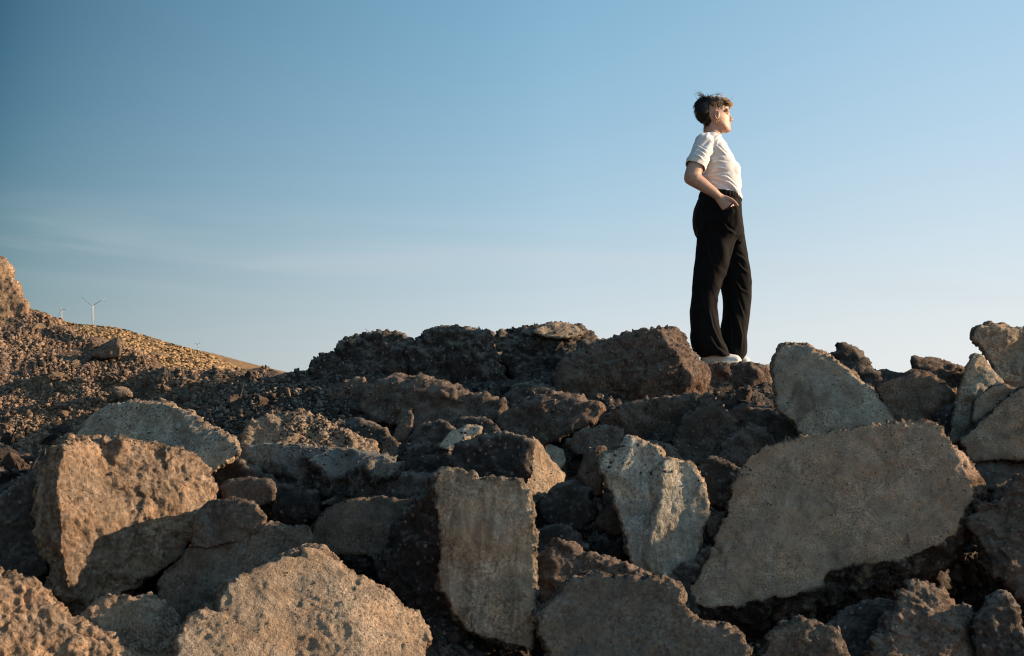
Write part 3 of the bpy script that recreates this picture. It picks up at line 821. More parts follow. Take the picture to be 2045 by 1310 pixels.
rock('tall warm boulder reaching highest at the upper right corner', [(1943, 662), (1960, 650), (2000, 650), (2045, 660), (2110, 668), (2130, 800), (2045, 800), (1995, 775), (1985, 735), (1965, 700), (1948, 680)], 'pale', 6.7, (0.05, -0.05), 0.4, flatk=0.6)
rock('small rounded stone between the pale sliver and right edge', [(1945, 800), (1980, 772), (2010, 767), (2034, 776), (2010, 810), (1970, 850), (1940, 845)], 'cement', 6.1, (-0.25, 0.3), 0.2, flatk=0.9)
rock('pale smooth boulder at the right edge above the reddish ledge', [(1918, 882), (1950, 850), (1990, 815), (2020, 785), (2120, 750), (2130, 918), (1990, 918), (1940, 920)], 'cement', 5.95, (-0.2, 0.5), 0.4, flatk=0.9, facet=0.7)
rock('black stone in the dark gap behind the biggest slab tip', [(1860, 830), (1890, 815), (1915, 800), (1912, 880), (1930, 905), (1895, 890)], 'black', 6.35, (-0.2, 0.2), 0.25)
# --- left
rock('tall brown earth bank rising at the left edge above the slope', [(-160, 500), (-48, 505), (-6, 517), (10, 520), (20, 535), (25, 560), (36, 575), (40, 596), (52, 606), (52, 660), (-160, 680)], 'ochre', 15.0, (0.35, 0.25), 2.0, name='earth_bank', cat='earth bank', rough=1.5, pits=1.0, px_voxel=3.0)
rock('dark pointed block high on the sunlit left slope', [(178, 708), (205, 690), (237, 673), (243, 690), (240, 712), (205, 716)], 'grey', 11.2, (-0.1, 0.2), 0.3)
rock('flat tan stone on the slope above the pale domed slab', [(222, 782), (228, 772), (250, 772), (266, 785), (262, 795), (240, 794)], 'tan', 9.0, (0.1, 0.5), 0.12)
rock('square tan stone on the slope near the far hill', [(334, 746), (340, 733), (355, 736), (358, 748), (345, 754)], 'tan', 9.8, (0.3, 0.4), 0.12)
rock('narrow tan stone standing on the sunlit left slope', [(96, 768), (102, 762), (112, 782), (115, 802), (106, 800)], 'tan', 9.4, (0.2, 0.2), 0.06)
rock('small tan stone below the narrow standing stone', [(155, 800), (160, 792), (168, 800), (166, 808), (158, 808)], 'tan', 9.0, (0.3, 0.3), 0.06)

# the two pebbles stuck to the peak of the sandy slab are parts of it
for px, py, r in ((622, 1110, 0.022), (655, 1128, 0.018)):
    p = at(np.array(px), np.array(py), np.array(4.86))
    bm = bmesh.new()
    bmesh.ops.create_icosphere(bm, subdivisions=3, radius=r)
    for v_ in bm.verts:
        v_.co = v_.co * (1 + 0.12 * math.sin(v_.co.x * 90 + px) + 0.1 * math.cos(v_.co.z * 110))
        v_.co.z *= 0.85
    me = bpy.data.meshes.new('pebble')
    bm.to_mesh(me)
    bm.free()
    me.polygons.foreach_set('use_smooth', np.ones(len(me.polygons), bool))
    set_attr(me, 'flat', np.full(len(me.vertices), 1.0))
    me.materials.append(M['pale'])
    o = link('pebble', me, SANDY, Vector(p) - SANDY.location)
# ------------------------------------------------------------------ far hill with wind turbines
HILL = np.array([[-1500, 500], [-900, 540], [-400, 590], [-100, 615], [0, 628], [110, 641], [150, 649], [200, 653], [240, 658], [300, 676], [350, 691],
                 [400, 704], [450, 726], [490, 743], [520, 758], [600, 772], [900, 776]])


def hill_depth(px):
    return np.interp(px, [-1500, 0, 550, 900], [2300, 2400, 2200, 2100])


def far_hill():
    xs = np.concatenate([np.arange(-1500, 40, 12), np.arange(40, 620, 1.6), np.arange(620, 900, 12)])
    ts = np.linspace(0, 1, 60)
    X, T = np.meshgrid(xs, ts)
    yr = np.interp(X, HILL[:, 0], HILL[:, 1])
    Y = 800 + (yr - 800) * T
    D = hill_depth(X) - 900 * (1 - T)
    P = at(X, Y, D)
    back = []
    for s, f in ((120, 0.95), (500, 0.7), (1200, 0.2), (1800, -0.05)):
        q = P[-1].copy()
        q[:, 1] += s
        q[:, 2] = q[:, 2] * f
        back.append(q[None])
    front = P[0].copy()
    front[:, 1] -= 200
    front[:, 2] = -8
    G = np.concatenate([front[None], P] + back, 0)
    nr, nc = G.shape[:2]
    V = G.reshape(-1, 3)
    idx = np.arange(nr * nc).reshape(nr, nc)
    F = np.stack([idx[:-1, :-1], idx[:-1, 1:], idx[1:, 1:], idx[1:, :-1]], -1).reshape(-1, 4)
    V = V.astype(np.float32)
    V[:, 2] += 3.2 * fbm(V * 0.012, 3) + 1.6 * np.clip(cells(V * 0.09, True), -0.6, 0.6)
    t = NT('hill_scrubland')
    v = t.coords(False)
    n = t.noise(v, 0.02, 6, 0.6)
    n2 = t.noise(v, 0.16, 4, 0.65)
    col = t.mix(t.ramp(n2, 0.40, 0.60), (0.08, 0.05, 0.026, 1), (0.31, 0.20, 0.10, 1))
    col = t.mix(t.math('MULTIPLY', t.ramp(n, 0.35, 0.65), 0.5), col, (0.22, 0.145, 0.08, 1))
    m = t.done(col, 0.95, 0.1)
    o = link('far_hill', mesh_np('far_hill', V, F, m))
    tag(o, 'distant golden hillside covered in dry scrub', None, None, 'structure')
    # scrub: low rounded bushes of the hillside
    bm = bmesh.new()
    bmesh.ops.create_icosphere(bm, subdivisions=1, radius=1)
    bv = np.array([v.co[:] for v in bm.verts])
    bf = np.array([[q.index for q in f.verts] for f in bm.faces])
    bm.free()
    VV, FF, TT = [], [], []
    rows, cols = P.shape[:2]
    n_b = 6500
    for k in range(n_b):
        px = RNG.uniform(70, 540)
        t_ = RNG.uniform(0.25, 1.0) if k % 6 else 1.0
        yrr = np.interp(px, HILL[:, 0], HILL[:, 1])
        p = at(np.array(px), np.array(800 + (yrr - 800) * t_), np.array(hill_depth(px) - 900 * (1 - t_)))
        r = RNG.uniform(1.1, 3.2)
        vv = bv * (1 + RNG.uniform(-0.25, 0.25, (len(bv), 1))) * np.array([r * RNG.uniform(0.9, 1.6), r, r * RNG.uniform(0.5, 0.95)]) + p + np.array([0, 0, 0.5])
        VV.append(vv)
        FF.append(bf + k * len(bv))
        TT.append(np.full(len(bv), RNG.random()))
    t = NT('dry_scrub')
    a = t.attr('tone')
    m = t.done(t.mix(t.ramp(a, 0.2, 0.5), (0.035, 0.023, 0.013, 1), (0.38, 0.25, 0.13, 1)), 0.95, 0.1)
    me = mesh_np('scrub', np.concatenate(VV), np.concatenate(FF), m, False)
    set_attr(me, 'tone', np.concatenate(TT))
    o = link('scrub', me)
    tag(o, 'dry golden scrub covering the distant hillside', None, None, 'stuff')


far_hill()


def cone_bm(bm, p0, p1, r0, r1, seg=12):
    p0, p1 = Vector(p0), Vector(p1)
    d = p1 - p0
    q = d.to_track_quat('Z', 'Y').to_matrix().to_4x4()
    bmesh.ops.create_cone(bm, cap_ends=True, segments=seg, radius1=r0, radius2=r1, depth=d.length,
                          matrix=Matrix.Translation((p0 + p1) / 2) @ q)


def bm_obj(name, bm, mat, parent=None, smooth=True, loc=(0, 0, 0)):
    me = bpy.data.meshes.new(name)
    bm.to_mesh(me)
    bm.free()
    if smooth:
        me.polygons.foreach_set('use_smooth', np.ones(len(me.polygons), bool))
    me.materials.append(mat)
    return link(name, me, parent, loc)


t = NT('turbine_white')
TURB = t.done(t.mix(t.ramp(t.noise(t.coords(), 0.3, 3), 0.3, 0.7), (0.46, 0.46, 0.45, 1), (0.54, 0.53, 0.52, 1)), 0.4, 0.5)


def turbine(label, hub, base_y, D, blades, w=1.0):
    """hub and blade tips in photo pixels"""
    w *= 0.72
    H = at(np.array(hub[0]), np.array(hub[1]), np.array(D))
    B = at(np.array(hub[0] - 1), np.array(base_y), np.array(D))
    s = D / FPX
    e = empty('wind_turbine', B)
    tag(e, label, 'wind turbine', 'wind turbines on the far hill')
    h = Vector(H - B)
    bm = bmesh.new()
    cone_bm(bm, (0, 0, 0), (h.x, 0, h.z - 0.4), 1.75 * s * w, 1.15 * s * w, 16)
    bm_obj('tower', bm, TURB, e)
    bm = bmesh.new()
    cone_bm(bm, (h.x, -2.6 * s, h.z), (h.x, 3.0 * s, h.z), 1.2 * s * w, 1.3 * s * w, 12)
    bm_obj('nacelle', bm, TURB, e)
    bm = bmesh.new()
    bmesh.ops.create_icosphere(bm, subdivisions=2, radius=1.5 * s * w, matrix=Matrix.Translation((h.x, -2.9 * s, h.z)))
    bm_obj('hub', bm, TURB, e)
    for (ang, L) in blades:
        a = math.radians(ang)
        u, n = Vector((math.cos(a), 0, math.sin(a))), Vector((-math.sin(a), 0, math.cos(a)))
        bm = bmesh.new()
        rings = []
        for f, c, th in ((0.03, 0.7, 0.7), (0.12, 1.15, 0.6), (0.3, 1.25, 0.4), (0.65, 0.85, 0.25), (1.0, 0.35, 0.1)):
            c0 = Vector((h.x, -2.9 * s, h.z)) + u * (L * s * f)
            rings.append([bm.verts.new(c0 + n * (c * s * w * math.cos(q)) + Vector((0, 1, 0)) * (th * s * w * math.sin(q))) for q in [k * math.pi / 4 for k in range(8)]])
        for i in range(len(rings) - 1):
            for k in range(8):
                bm.faces.new((rings[i][k], rings[i][(k + 1) % 8], rings[i + 1][(k + 1) % 8], rings[i + 1][k]))
        bm.faces.new(rings[-1])
        bm.faces.new(rings[0][::-1])
        bmesh.ops.recalc_face_normals(bm, faces=bm.faces)
        bm_obj('blade', bm, TURB, e)


turbine('tallest white wind turbine on the far hill, blades spread in a Y', (185.5, 611), 668, 2450, ((141, 28), (32, 30), (268, 27)))
turbine('smaller white wind turbine beside the earth slope with a level blade', (123.5, 618), 655, 3000, ((124, 17), (-2, 15), (243, 16)), 0.8)
turbine('tiny white wind turbine half hidden low behind the far hill crest', (396, 688), 715, 3900, ((38, 8), (158, 7), (278, 8)), 0.75)
# ------------------------------------------------------------------ loose stones and gravel
bpy.context.view_layer.update()


def stone_mesh(i, sub=2):
    rnd = random.Random(100 + i)
    bm = bmesh.new()
    for _ in range(15 if sub else 9):
        v = Vector((rnd.gauss(0, 1), rnd.gauss(0, 1), rnd.gauss(0, 1))).normalized()
        bm.verts.new(Vector((v.x * rnd.uniform(0.8, 1.25), v.y * rnd.uniform(0.7, 1.0), v.z * rnd.uniform(0.5, 0.85))))
    r = bmesh.ops.convex_hull(bm, input=bm.verts)
    for v in [v for v in bm.verts if not v.link_faces]:
        bm.verts.remove(v)
    if sub:
        bmesh.ops.bevel(bm, geom=list(bm.edges), offset=0.07, segments=1, profile=0.5, affect='EDGES')
        bmesh.ops.triangulate(bm, faces=bm.faces)
        bmesh.ops.subdivide_edges(bm, edges=list(bm.edges), cuts=sub, use_grid_fill=True)
    me = bpy.data.meshes.new('stone')
    bm.to_mesh(me)
    bm.free()
    if sub:
        co = get_co(me)
        no = get_no(me)
        w = co + i * 5.3
        co = co + no * (0.05 * fbm(w * 2.2, 3) + 0.10 * np.clip(cells(w * 3, True), -0.5, 0.5))[:, None]
        set_co(me, co)
    return me


STONES = [stone_mesh(i) for i in range(9)]
SMALL = [stone_mesh(40 + i, 0) for i in range(8)]
STONE_MATS = {}
for key in ('black', 'brown', 'grey', 'tan', 'ochre'):
    STONE_MATS[key] = []
    for me in STONES:
        c = me.copy()
        c.materials.append(M[key])
        set_attr(c, 'flat', np.full(len(c.vertices), 0.4))
        STONE_MATS[key].append(c)

DG = bpy.context.evaluated_depsgraph_get()


def cast(px, py):
    d = Vector(ray(np.array(px), np.array(py))).normalized()
    ok, loc, nor, idx, ob, mtx = scene.ray_cast(DG, Vector(CAM), d, distance=400)
    return (ob.name.split('.')[0], loc, nor) if ok else (None, None, None)


CUTS = [' ' + w for w in ('with cut standing lying leaning at under between left right in against behind beside below on above slanting squeezed wedged tucked reaching shaded stuck that directly'.split())]


def short_name(label):
    k = min([label.find(c + ' ') for c in CUTS if label.find(c + ' ') > 0] + [len(label)])
    return label[:k]


_shorts = [short_name(r[0]) for r in ROCKS]
NEAR = [(s_, r[1]) for s_, r in zip(_shorts, ROCKS) if _shorts.count(s_) == 1 and 3 <= len(s_.split()) <= 6]
TONE = {'black': 'black', 'brown': 'brown', 'grey': 'grey', 'tan': 'tan', 'ochre': 'ochre'}


def beside(px, py):
    """the named rock nearest to a point, and on which side of it the point lies"""
    best = None
    for s_, poly in NEAR:
        for (x, y) in poly:
            d = math.hypot(x - px, y - py)
            if best is None or d < best[0]:
                best = (d, s_, poly)
    xs, ys = [p[0] for p in best[2]], [p[1] for p in best[2]]
    fx = (px - sum(xs) / len(xs)) / (max(xs) - min(xs))
    fy = (py - sum(ys) / len(ys)) / (max(ys) - min(ys))
    ang = math.degrees(math.atan2(-fy, fx)) % 360
    return ('right of', 'up and right of', 'above', 'up and left of', 'left of', 'down and left of', 'below', 'down and right of')[int((ang + 22.5) // 45) % 8], best[1]


def put_stone(loc, size, key, label, group, pxy=None, adj='small'):
    o = link('stone', random.choice(STONE_MATS[key]), None, loc)
    o.rotation_euler = (random.uniform(0, 6.3), random.uniform(0, 6.3), random.uniform(0, 6.3))
    k = size * random.uniform(0.8, 1.2)
    o.scale = (k * random.uniform(0.9, 1.3), k, k * random.uniform(0.7, 1.0))
    if pxy:
        side, s_ = beside(*pxy)
        label = f'{adj} {TONE[key]} {label} {side} the {s_}'
    tag(o, label, 'stone', group)


def size_word(r):
    return 'tiny' if r < 9 else ('small' if r < 16 else 'chunky')


GRAVEL = []         # (location, size, tone)
count = {'gap': 0, 'lit': 0, 'mid': 0}
for _ in range(7500):
    px, py = random.uniform(-20, 2065), random.uniform(560, 1325)
    if _ > 5200:
        px, py = random.uniform(-20, 480), random.uniform(600, 860)
    nm, loc, nor = cast(px, py)
    if nm is None or loc.y > 40:
        continue
    pxm = FPX / loc.y
    if nm == 'rubble_slope':
        left = loc.x < -1.0 and py < 880
        sunny = px < 520 - (py - 740) * 4.2 and py < 870  # shade line of the slope, put into stone colour: ochre lit, dark beyond
        if left and sunny:
            if count['lit'] < 70 and random.random() < 0.3:
                sz = random.choice((4, 5, 5, 6, 7, 9, 12, 16)) / pxm
                put_stone(loc - Vector((0, 0, sz * 0.2)), sz, random.choice(('tan', 'ochre', 'ochre')), 'sunlit loose stone', 'loose stones on the sunlit left slope', (px, py), size_word(sz * pxm * 1.6))
                count['lit'] += 1
        elif px < 1050 and py < 900:
            if count['mid'] < 100 and random.random() < 0.8:
                sz = random.choice((5, 6, 8, 10, 13, 18, 24)) / pxm
                put_stone(loc - Vector((0, 0, sz * 0.3)), sz, random.choice(('black', 'black', 'brown', 'grey')), 'stone', 'dark stones lodged between the boulders', (px, py), size_word(sz * pxm))
                count['mid'] += 1
        elif count['gap'] < 130 and random.random() < 0.75:
            sz = random.choice((8, 10, 12, 15, 20, 26, 34)) / pxm
            put_stone(loc - Vector((0, 0, sz * 0.2)) - Vector(nor) * sz * 0.1, sz, random.choice(('black', 'black', 'brown', 'brown', 'grey')), 'stone', 'dark stones lodged between the boulders', (px, py), size_word(sz * pxm))
            count['gap'] += 1
# gravel: everything smaller, one mass
for _ in range(60000):
    r = random.random()
    if r < 0.62:
        px, py = random.uniform(-20, 700), random.uniform(590, 900)
    else:
        px, py = random.uniform(-20, 2065), random.uniform(640, 1325)
    nm, loc, nor = cast(px, py)
    if nm is None or loc.y > 40:
        continue
    pxm = FPX / loc.y
    if nm == 'rubble_slope':
        if px < 620 and py < 860 and float(perlin(np.array([[loc.x * 1.1, loc.y * 0.6, 3.3]]))[0]) < -0.12 and random.random() < 0.7:
            continue
        GRAVEL.append((loc, random.choice((1.5, 2, 2.5, 3, 3.5, 4, 5, 7)) * random.uniform(.8, 1.2) / pxm * (1.6 if loc.y < 7 and random.random() < 0.2 else 1), random.random()))
    elif nm in ('boulder', 'concrete_slab') and nor.z > 0.25 and random.random() < (0.5 if 560 < px < 1500 and py < 960 else 0.16):
        GRAVEL.append((loc, random.choice((1, 1.5, 2, 2.5, 3, 5) if 560 < px < 1500 and py < 960 else (1, 1.5, 2, 2.5)) / pxm, random.random()))

# crumbs lying along the crest of the black ridge
for _ in range(130):
    px = random.uniform(618, 1545)
    py = 630.0
    while py < 770:
        nm, loc, nor = cast(px, py)
        if nm in ('boulder', 'rubble_slope') and loc.y < 12:
            GRAVEL.append((loc + Vector((0, 0.02, 0)), random.choice((1.5, 2, 2, 3, 4, 6)) * random.uniform(.7, 1.1) * FPX ** -1 * loc.y, random.random()))
            break
        py += 3


def gravel():
    base = []
    for me in SMALL:
        me.calc_loop_triangles()
        tri = np.empty(len(me.loop_triangles) * 3, np.int32)
        me.loop_triangles.foreach_get('vertices', tri)
        base.append((get_co(me).copy(), tri.reshape(-1, 3)))
    VV, FF, TT, LL, n = [], [], [], [], 0
    for loc, sz, tone in GRAVEL:
        bv, bf = base[int(tone * 7.99)]
        q = np.array(Matrix.Rotation(random.uniform(0, 6.3), 3, 'X') @ Matrix.Rotation(random.uniform(0, 6.3), 3, 'Z'))
        VV.append((bv @ q) * sz + np.array(loc))
        FF.append(bf + n)
        TT.append(np.full(len(bv), random.random()))
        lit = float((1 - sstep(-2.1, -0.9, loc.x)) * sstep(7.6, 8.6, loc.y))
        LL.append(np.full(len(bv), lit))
        n += len(bv)
    t = NT('gravel')
    a, e = t.attr('tone'), t.attr('earth')  # gravel painted ochre on the sunlit slope, dark where shaded
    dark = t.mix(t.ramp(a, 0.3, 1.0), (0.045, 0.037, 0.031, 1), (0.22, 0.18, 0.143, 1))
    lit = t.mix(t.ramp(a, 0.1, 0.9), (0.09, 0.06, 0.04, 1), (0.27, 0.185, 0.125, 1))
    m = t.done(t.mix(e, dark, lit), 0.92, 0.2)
    me = mesh_np('gravel', np.concatenate(VV), np.concatenate(FF), m, False)
    set_attr(me, 'tone', np.concatenate(TT))
    set_attr(me, 'earth', np.concatenate(LL))
    o = link('gravel', me)
    tag(o, 'fine gravel and crumbs strewn over the rubble slope', None, None, 'stuff')


gravel()
print('STONES', count, 'GRAVEL', len(GRAVEL))
for me in SMALL + STONES:
    bpy.data.meshes.remove(me)

# dry grass stalks on the ridge
t = NT('dry_stalk')
STALK = t.done((0.10, 0.085, 0.06, 1), 0.9, 0.1)
for label, (x0, y0, x1, y1), D in (('thin dry stalk poking up left on the black ridge', (744, 672, 729, 656), 8.75), ('thin dry stalk poking up right on the black ridge', (943, 664, 957, 651), 8.5)):
    a, b = at(np.array(x0), np.array(y0), np.array(D)), at(np.array(x1), np.array(y1), np.array(D))
    bm = bmesh.new()
    mid = Vector((b - a) * 0.55) + Vector((0.004, 0, 0.002))
    cone_bm(bm, (0, 0, -0.03), mid, 0.0022, 0.0016, 6)
    cone_bm(bm, mid, b - a, 0.0016, 0.0008, 6)
    tag(bm_obj('dry_stalk', bm, STALK, None, True, a), label, 'stalk', 'dry stalks on the ridge')
# ------------------------------------------------------------------ the person on the crest
PD = 8.52
K = PD / FPX                      # metres per photo pixel at the person
PBASE = Vector(at(np.array(1445), np.array(727), np.array(PD)))


def W(px, py, y=0.0):
    return Vector(((px - 1445) * K, y, (727 - py) * K))


person = empty('person', PBASE)
tag(person, 'person with short windswept hair, white t-shirt and wide black trousers, hand in pocket', 'person')


def bm_caps(bm, p0, r0, p1, r1, sub=3):
    """tapered capsule: hull of two balls"""
    b = bmesh.new()
    for p, r in ((p0, r0), (p1, r1)):
        bmesh.ops.create_icosphere(b, subdivisions=sub, radius=r, matrix=Matrix.Translation(p))
    bmesh.ops.convex_hull(b, input=b.verts)
    for v in [v for v in b.verts if not v.link_faces]:
        b.verts.remove(v)
    bmesh.ops.recalc_face_normals(b, faces=b.faces)
    tmp = bpy.data.meshes.new('t')
    b.to_mesh(tmp)
    b.free()
    bm.from_mesh(tmp)
    bpy.data.meshes.remove(tmp)


def bm_hull(bm, balls, sub=2):
    b = bmesh.new()
    for p, r in balls:
        bmesh.ops.create_icosphere(b, subdivisions=sub, radius=r, matrix=Matrix.Translation(p))
    bmesh.ops.convex_hull(b, input=b.verts)
    for v in [v for v in b.verts if not v.link_faces]:
        b.verts.remove(v)
    bmesh.ops.recalc_face_normals(b, faces=b.faces)
    tmp = bpy.data.meshes.new('t')
    b.to_mesh(tmp)
    b.free()
    bm.from_mesh(tmp)
    bpy.data.meshes.remove(tmp)


def bm_ell(bm, p, rx, ry, rz, rot=None, sub=3):
    m = Matrix.Translation(p) @ (rot or Matrix.Identity(4)) @ Matrix.Diagonal((rx, ry, rz, 1))
    bmesh.ops.create_icosphere(bm, subdivisions=sub, radius=1, matrix=m)


def bm_loft(bm, rings, seg=40, tilt=0.0, power=2.0):
    """rings: (left px, right px, py, centre y, half depth); tilt lowers the right side, in px per px"""
    out = []
    for (L, R, py, y0, ry) in rings:
        cx, a = (L + R) / 2, (R - L) / 2
        row = []
        for k in range(seg):
            t = 2 * math.pi * k / seg
            c, s = math.cos(t), math.sin(t)
            e = 2.0 / power
            x = cx + a * math.copysign(abs(c) ** e, c)
            row.append(bm.verts.new(W(x, py + tilt * (x - cx), y0 + ry * math.copysign(abs(s) ** e, s))))
        out.append(row)
    for i in range(len(out) - 1):
        for k in range(seg):
            bm.faces.new((out[i][k], out[i][(k + 1) % seg], out[i + 1][(k + 1) % seg], out[i + 1][k]))
    bm.faces.new(out[0][::-1])
    bm.faces.new(out[-1])


def to_mesh(bm):
    bmesh.ops.recalc_face_normals(bm, faces=bm.faces)
    me = bpy.data.meshes.new('m')
    bm.to_mesh(me)
    bm.free()
    return me


def part(name, me, mat, parent=person):
    me.materials.clear()
    me.materials.append(mat)
    me.polygons.foreach_set('use_smooth', np.ones(len(me.polygons), bool))
    me.name = name
    return link(name, me, parent)


# materials
t = NT('skin')
v = t.coords(False)
lip, brow = t.attr('lip'), t.attr('flush')
sk = t.mix(t.ramp(t.noise(v, 30, 4), 0.35, 0.65), (0.44, 0.27, 0.20, 1), (0.50, 0.315, 0.235, 1))
sk = t.mix(t.math('MULTIPLY', brow, 0.08), sk, (0.55, 0.20, 0.14, 1))
sk = t.mix(t.math('MULTIPLY', lip, 0.8), sk, (0.42, 0.13, 0.11, 1))
t.bump(t.noise(v, 400, 2), 0.1, 0.002)
t.bsdf.inputs['Subsurface Weight'].default_value = 0.08
t.bsdf.inputs['Subsurface Radius'].default_value = (0.012, 0.005, 0.003)
t.bsdf.inputs['Subsurface Scale'].default_value = 0.5
SKIN = t.done(sk, 0.5, 0.35)


def cloth(name, c0, c1, weave, rough, sheen=0.0):
    t = NT(name)
    v = t.coords(False)
    t.bump(t.noise(v, weave, 3), 0.15, 0.002)
    if sheen:
        t.bsdf.inputs['Sheen Weight'].default_value = sheen
        t.bsdf.inputs['Sheen Roughness'].default_value = 0.4
    return t.done(t.mix(t.ramp(t.noise(v, 14, 5), 0.35, 0.65), c0, c1), rough, 0.2)


SHIRT = cloth('white_jersey', (0.66, 0.65, 0.655, 1), (0.74, 0.73, 0.735, 1), 500, 0.9)
BLACK = cloth('black_crepe', (0.0030, 0.0027, 0.003, 1), (0.0055, 0.0048, 0.0052, 1), 420, 0.9, 0.0)
SHOE = cloth('white_leather', (0.72, 0.70, 0.64, 1), (0.80, 0.78, 0.72, 1), 200, 0.55)
SOLE = cloth('pale_rubber', (0.60, 0.57, 0.50, 1), (0.70, 0.67, 0.60, 1), 200, 0.7)
t = NT('gold')
t.bsdf.inputs['Metallic'].default_value = 1.0
GOLD = t.done((0.85, 0.55, 0.25, 1), 0.25, 0.5)
t = NT('hair')
tone = t.attr('tone')
v = t.coords(False)
hc = t.mix(t.ramp(tone, 0.35, 0.9), (0.012, 0.008, 0.006, 1), (0.50, 0.31, 0.15, 1))
t.bump(t.noise(v, 300, 3), 0.5, 0.002)
HAIR = t.done(hc, 0.45, 0.5)

# --- body: one continuous skin from head to feet
NEAR, FAR = -1, 1
bm = bmesh.new()
# head: horizontal sections (back px, front px, py, half width m)
HEAD = [(1447, 1456, 263, .016), (1441, 1461.5, 259, .034), (1433, 1462, 253, .046), (1423, 1461, 247, .055), (1413, 1460.3, 241, .060),
        (1403, 1459.6, 234, .067), (1396, 1458, 227, .071), (1392, 1459.5, 219, .074), (1391, 1458.5, 210, .075), (1394, 1455, 202, .071), (1401, 1446, 195, .060), (1412, 1434, 190, .036)]
out = []
SEG = 40
for (b, f, py, hw) in HEAD:
    cx, a = b + (f - b) * 0.47, None
    row = []
    for k in range(SEG):
        q = 2 * math.pi * k / SEG
        c, s = math.cos(q), math.sin(q)
        x = cx + (f - cx) * c if c > 0 else cx + (cx - b) * c
        wdt = hw * (abs(s) ** 0.9) * (1 - 0.40 * max(0, c) ** 1.6)
        row.append(bm.verts.new(W(x, py, math.copysign(wdt, s))))
    out.append(row)
for i in range(len(out) - 1):
    for k in range(SEG):
        bm.faces.new((out[i][k], out[i][(k + 1) % SEG], out[i + 1][(k + 1) % SEG], out[i + 1][k]))
bm.faces.new(out[0][::-1])
bm.faces.new(out[-1])
# nose, brow, cheeks, lips, chin
bm_caps(bm, W(1457.3, 222, 0), .0065, W(1464.2, 235.5, 0), .0075)
bm_ell(bm, W(1465.2, 236.2, 0), .0085, .0095, .0078)
for s_ in (-1, 1):
    bm_ell(bm, W(1461.3, 237.6, s_ * .0105), .0085, .0062, .0070)
    bm_caps(bm, W(1457.4, 218.6, s_ * .010), .0085, W(1452.5, 219.5, s_ * .042), .0085)
    bm_caps(bm, W(1460.6, 245.2, s_ * .002), .0055, W(1457.6, 246.3, s_ * .019), .0038)
    bm_caps(bm, W(1460.4, 249.3, s_ * .002), .0062, W(1457.6, 247.9, s_ * .017), .0038)
bm_ell(bm, W(1458.0, 257.0, 0), .0135, .020, .0125)
bm_caps(bm, W(1462.2, 240.5, 0), .004, W(1461.2, 243.5, 0), .0045)
# ears: helix, lobe and a back plate
for s_ in (-1, 1):
    ye = s_ * .0715
    arc = [(1434.5, 229.5), (1433.5, 224.8), (1430, 222.5), (1426.6, 224.3), (1425.4, 229), (1426.6, 234), (1429.3, 238.5), (1431.5, 241)]
    for i in range(len(arc) - 1):
        bm_caps(bm, W(*arc[i], ye - s_ * -.010), .0042, W(*arc[i + 1], ye + s_ * .010), .0042, 1)
    bm_ell(bm, W(1431.6, 240.5, ye + s_ * .006), .0068, .005, .0075, None, 2)
    bm_ell(bm, W(1430.0, 231.5, ye), .0145, .006, .024, None, 2)
    bm_caps(bm, W(1434, 233, ye + s_ * .006), .0045, W(1433, 237, ye + s_ * .006), .004, 1)
# neck and shoulders
bm_hull(bm, [(W(1424, 248, 0), .050), (W(1432, 250, 0), .040), (W(1424, 276, 0), .053), (W(1429, 272, 0), .040)], 3)
bm_hull(bm, [(W(1425, 284, 0), .055), (W(1405, 293, -.125), .040), (W(1432, 292, .125), .040), (W(1442, 295, -.02), .036), (W(1440, 292, -.060), .038)], 3)
bm_loft(bm, [(1402, 1448, 288, 0, .13), (1400, 1456, 305, 0, .15), (1402, 1468, 325, 0, .145), (1404, 1474, 345, 0, .14), (1406, 1474, 370, 0, .13),
             (1403, 1472, 395, 0, .14), (1398, 1474, 420, 0, .155), (1397, 1476, 450, 0.01, .165), (1402, 1474, 475, .01, .15)])
# arms; the near hand goes into the trouser pocket, thumb outside
SH, EL, FM, WR = W(1402, 294, -.155), W(1374.5, 361, -.225), W(1397, 379.5, -.226), W(1427.5, 401.5, -.212)
bm_caps(bm, W(1404, 296, -.138), .038, W(1383.5, 338, -.205), .047)
bm_caps(bm, W(1383.5, 338, -.205), .047, W(1379, 349, -.213), .0495)
bm_caps(bm, W(1379, 349, -.213), .0495, EL, .0475)
bm_caps(bm, W(1372.5, 364.5, -.222), .0425, W(1379, 367, -.228), .047)
bm_caps(bm, W(1379, 367, -.228), .0465, FM, .0385)
bm_caps(bm, FM, .0385, W(1416, 392.0, -.219), .0300)
bm_caps(bm, W(1416, 392.0, -.219), .0300, WR, .0245)


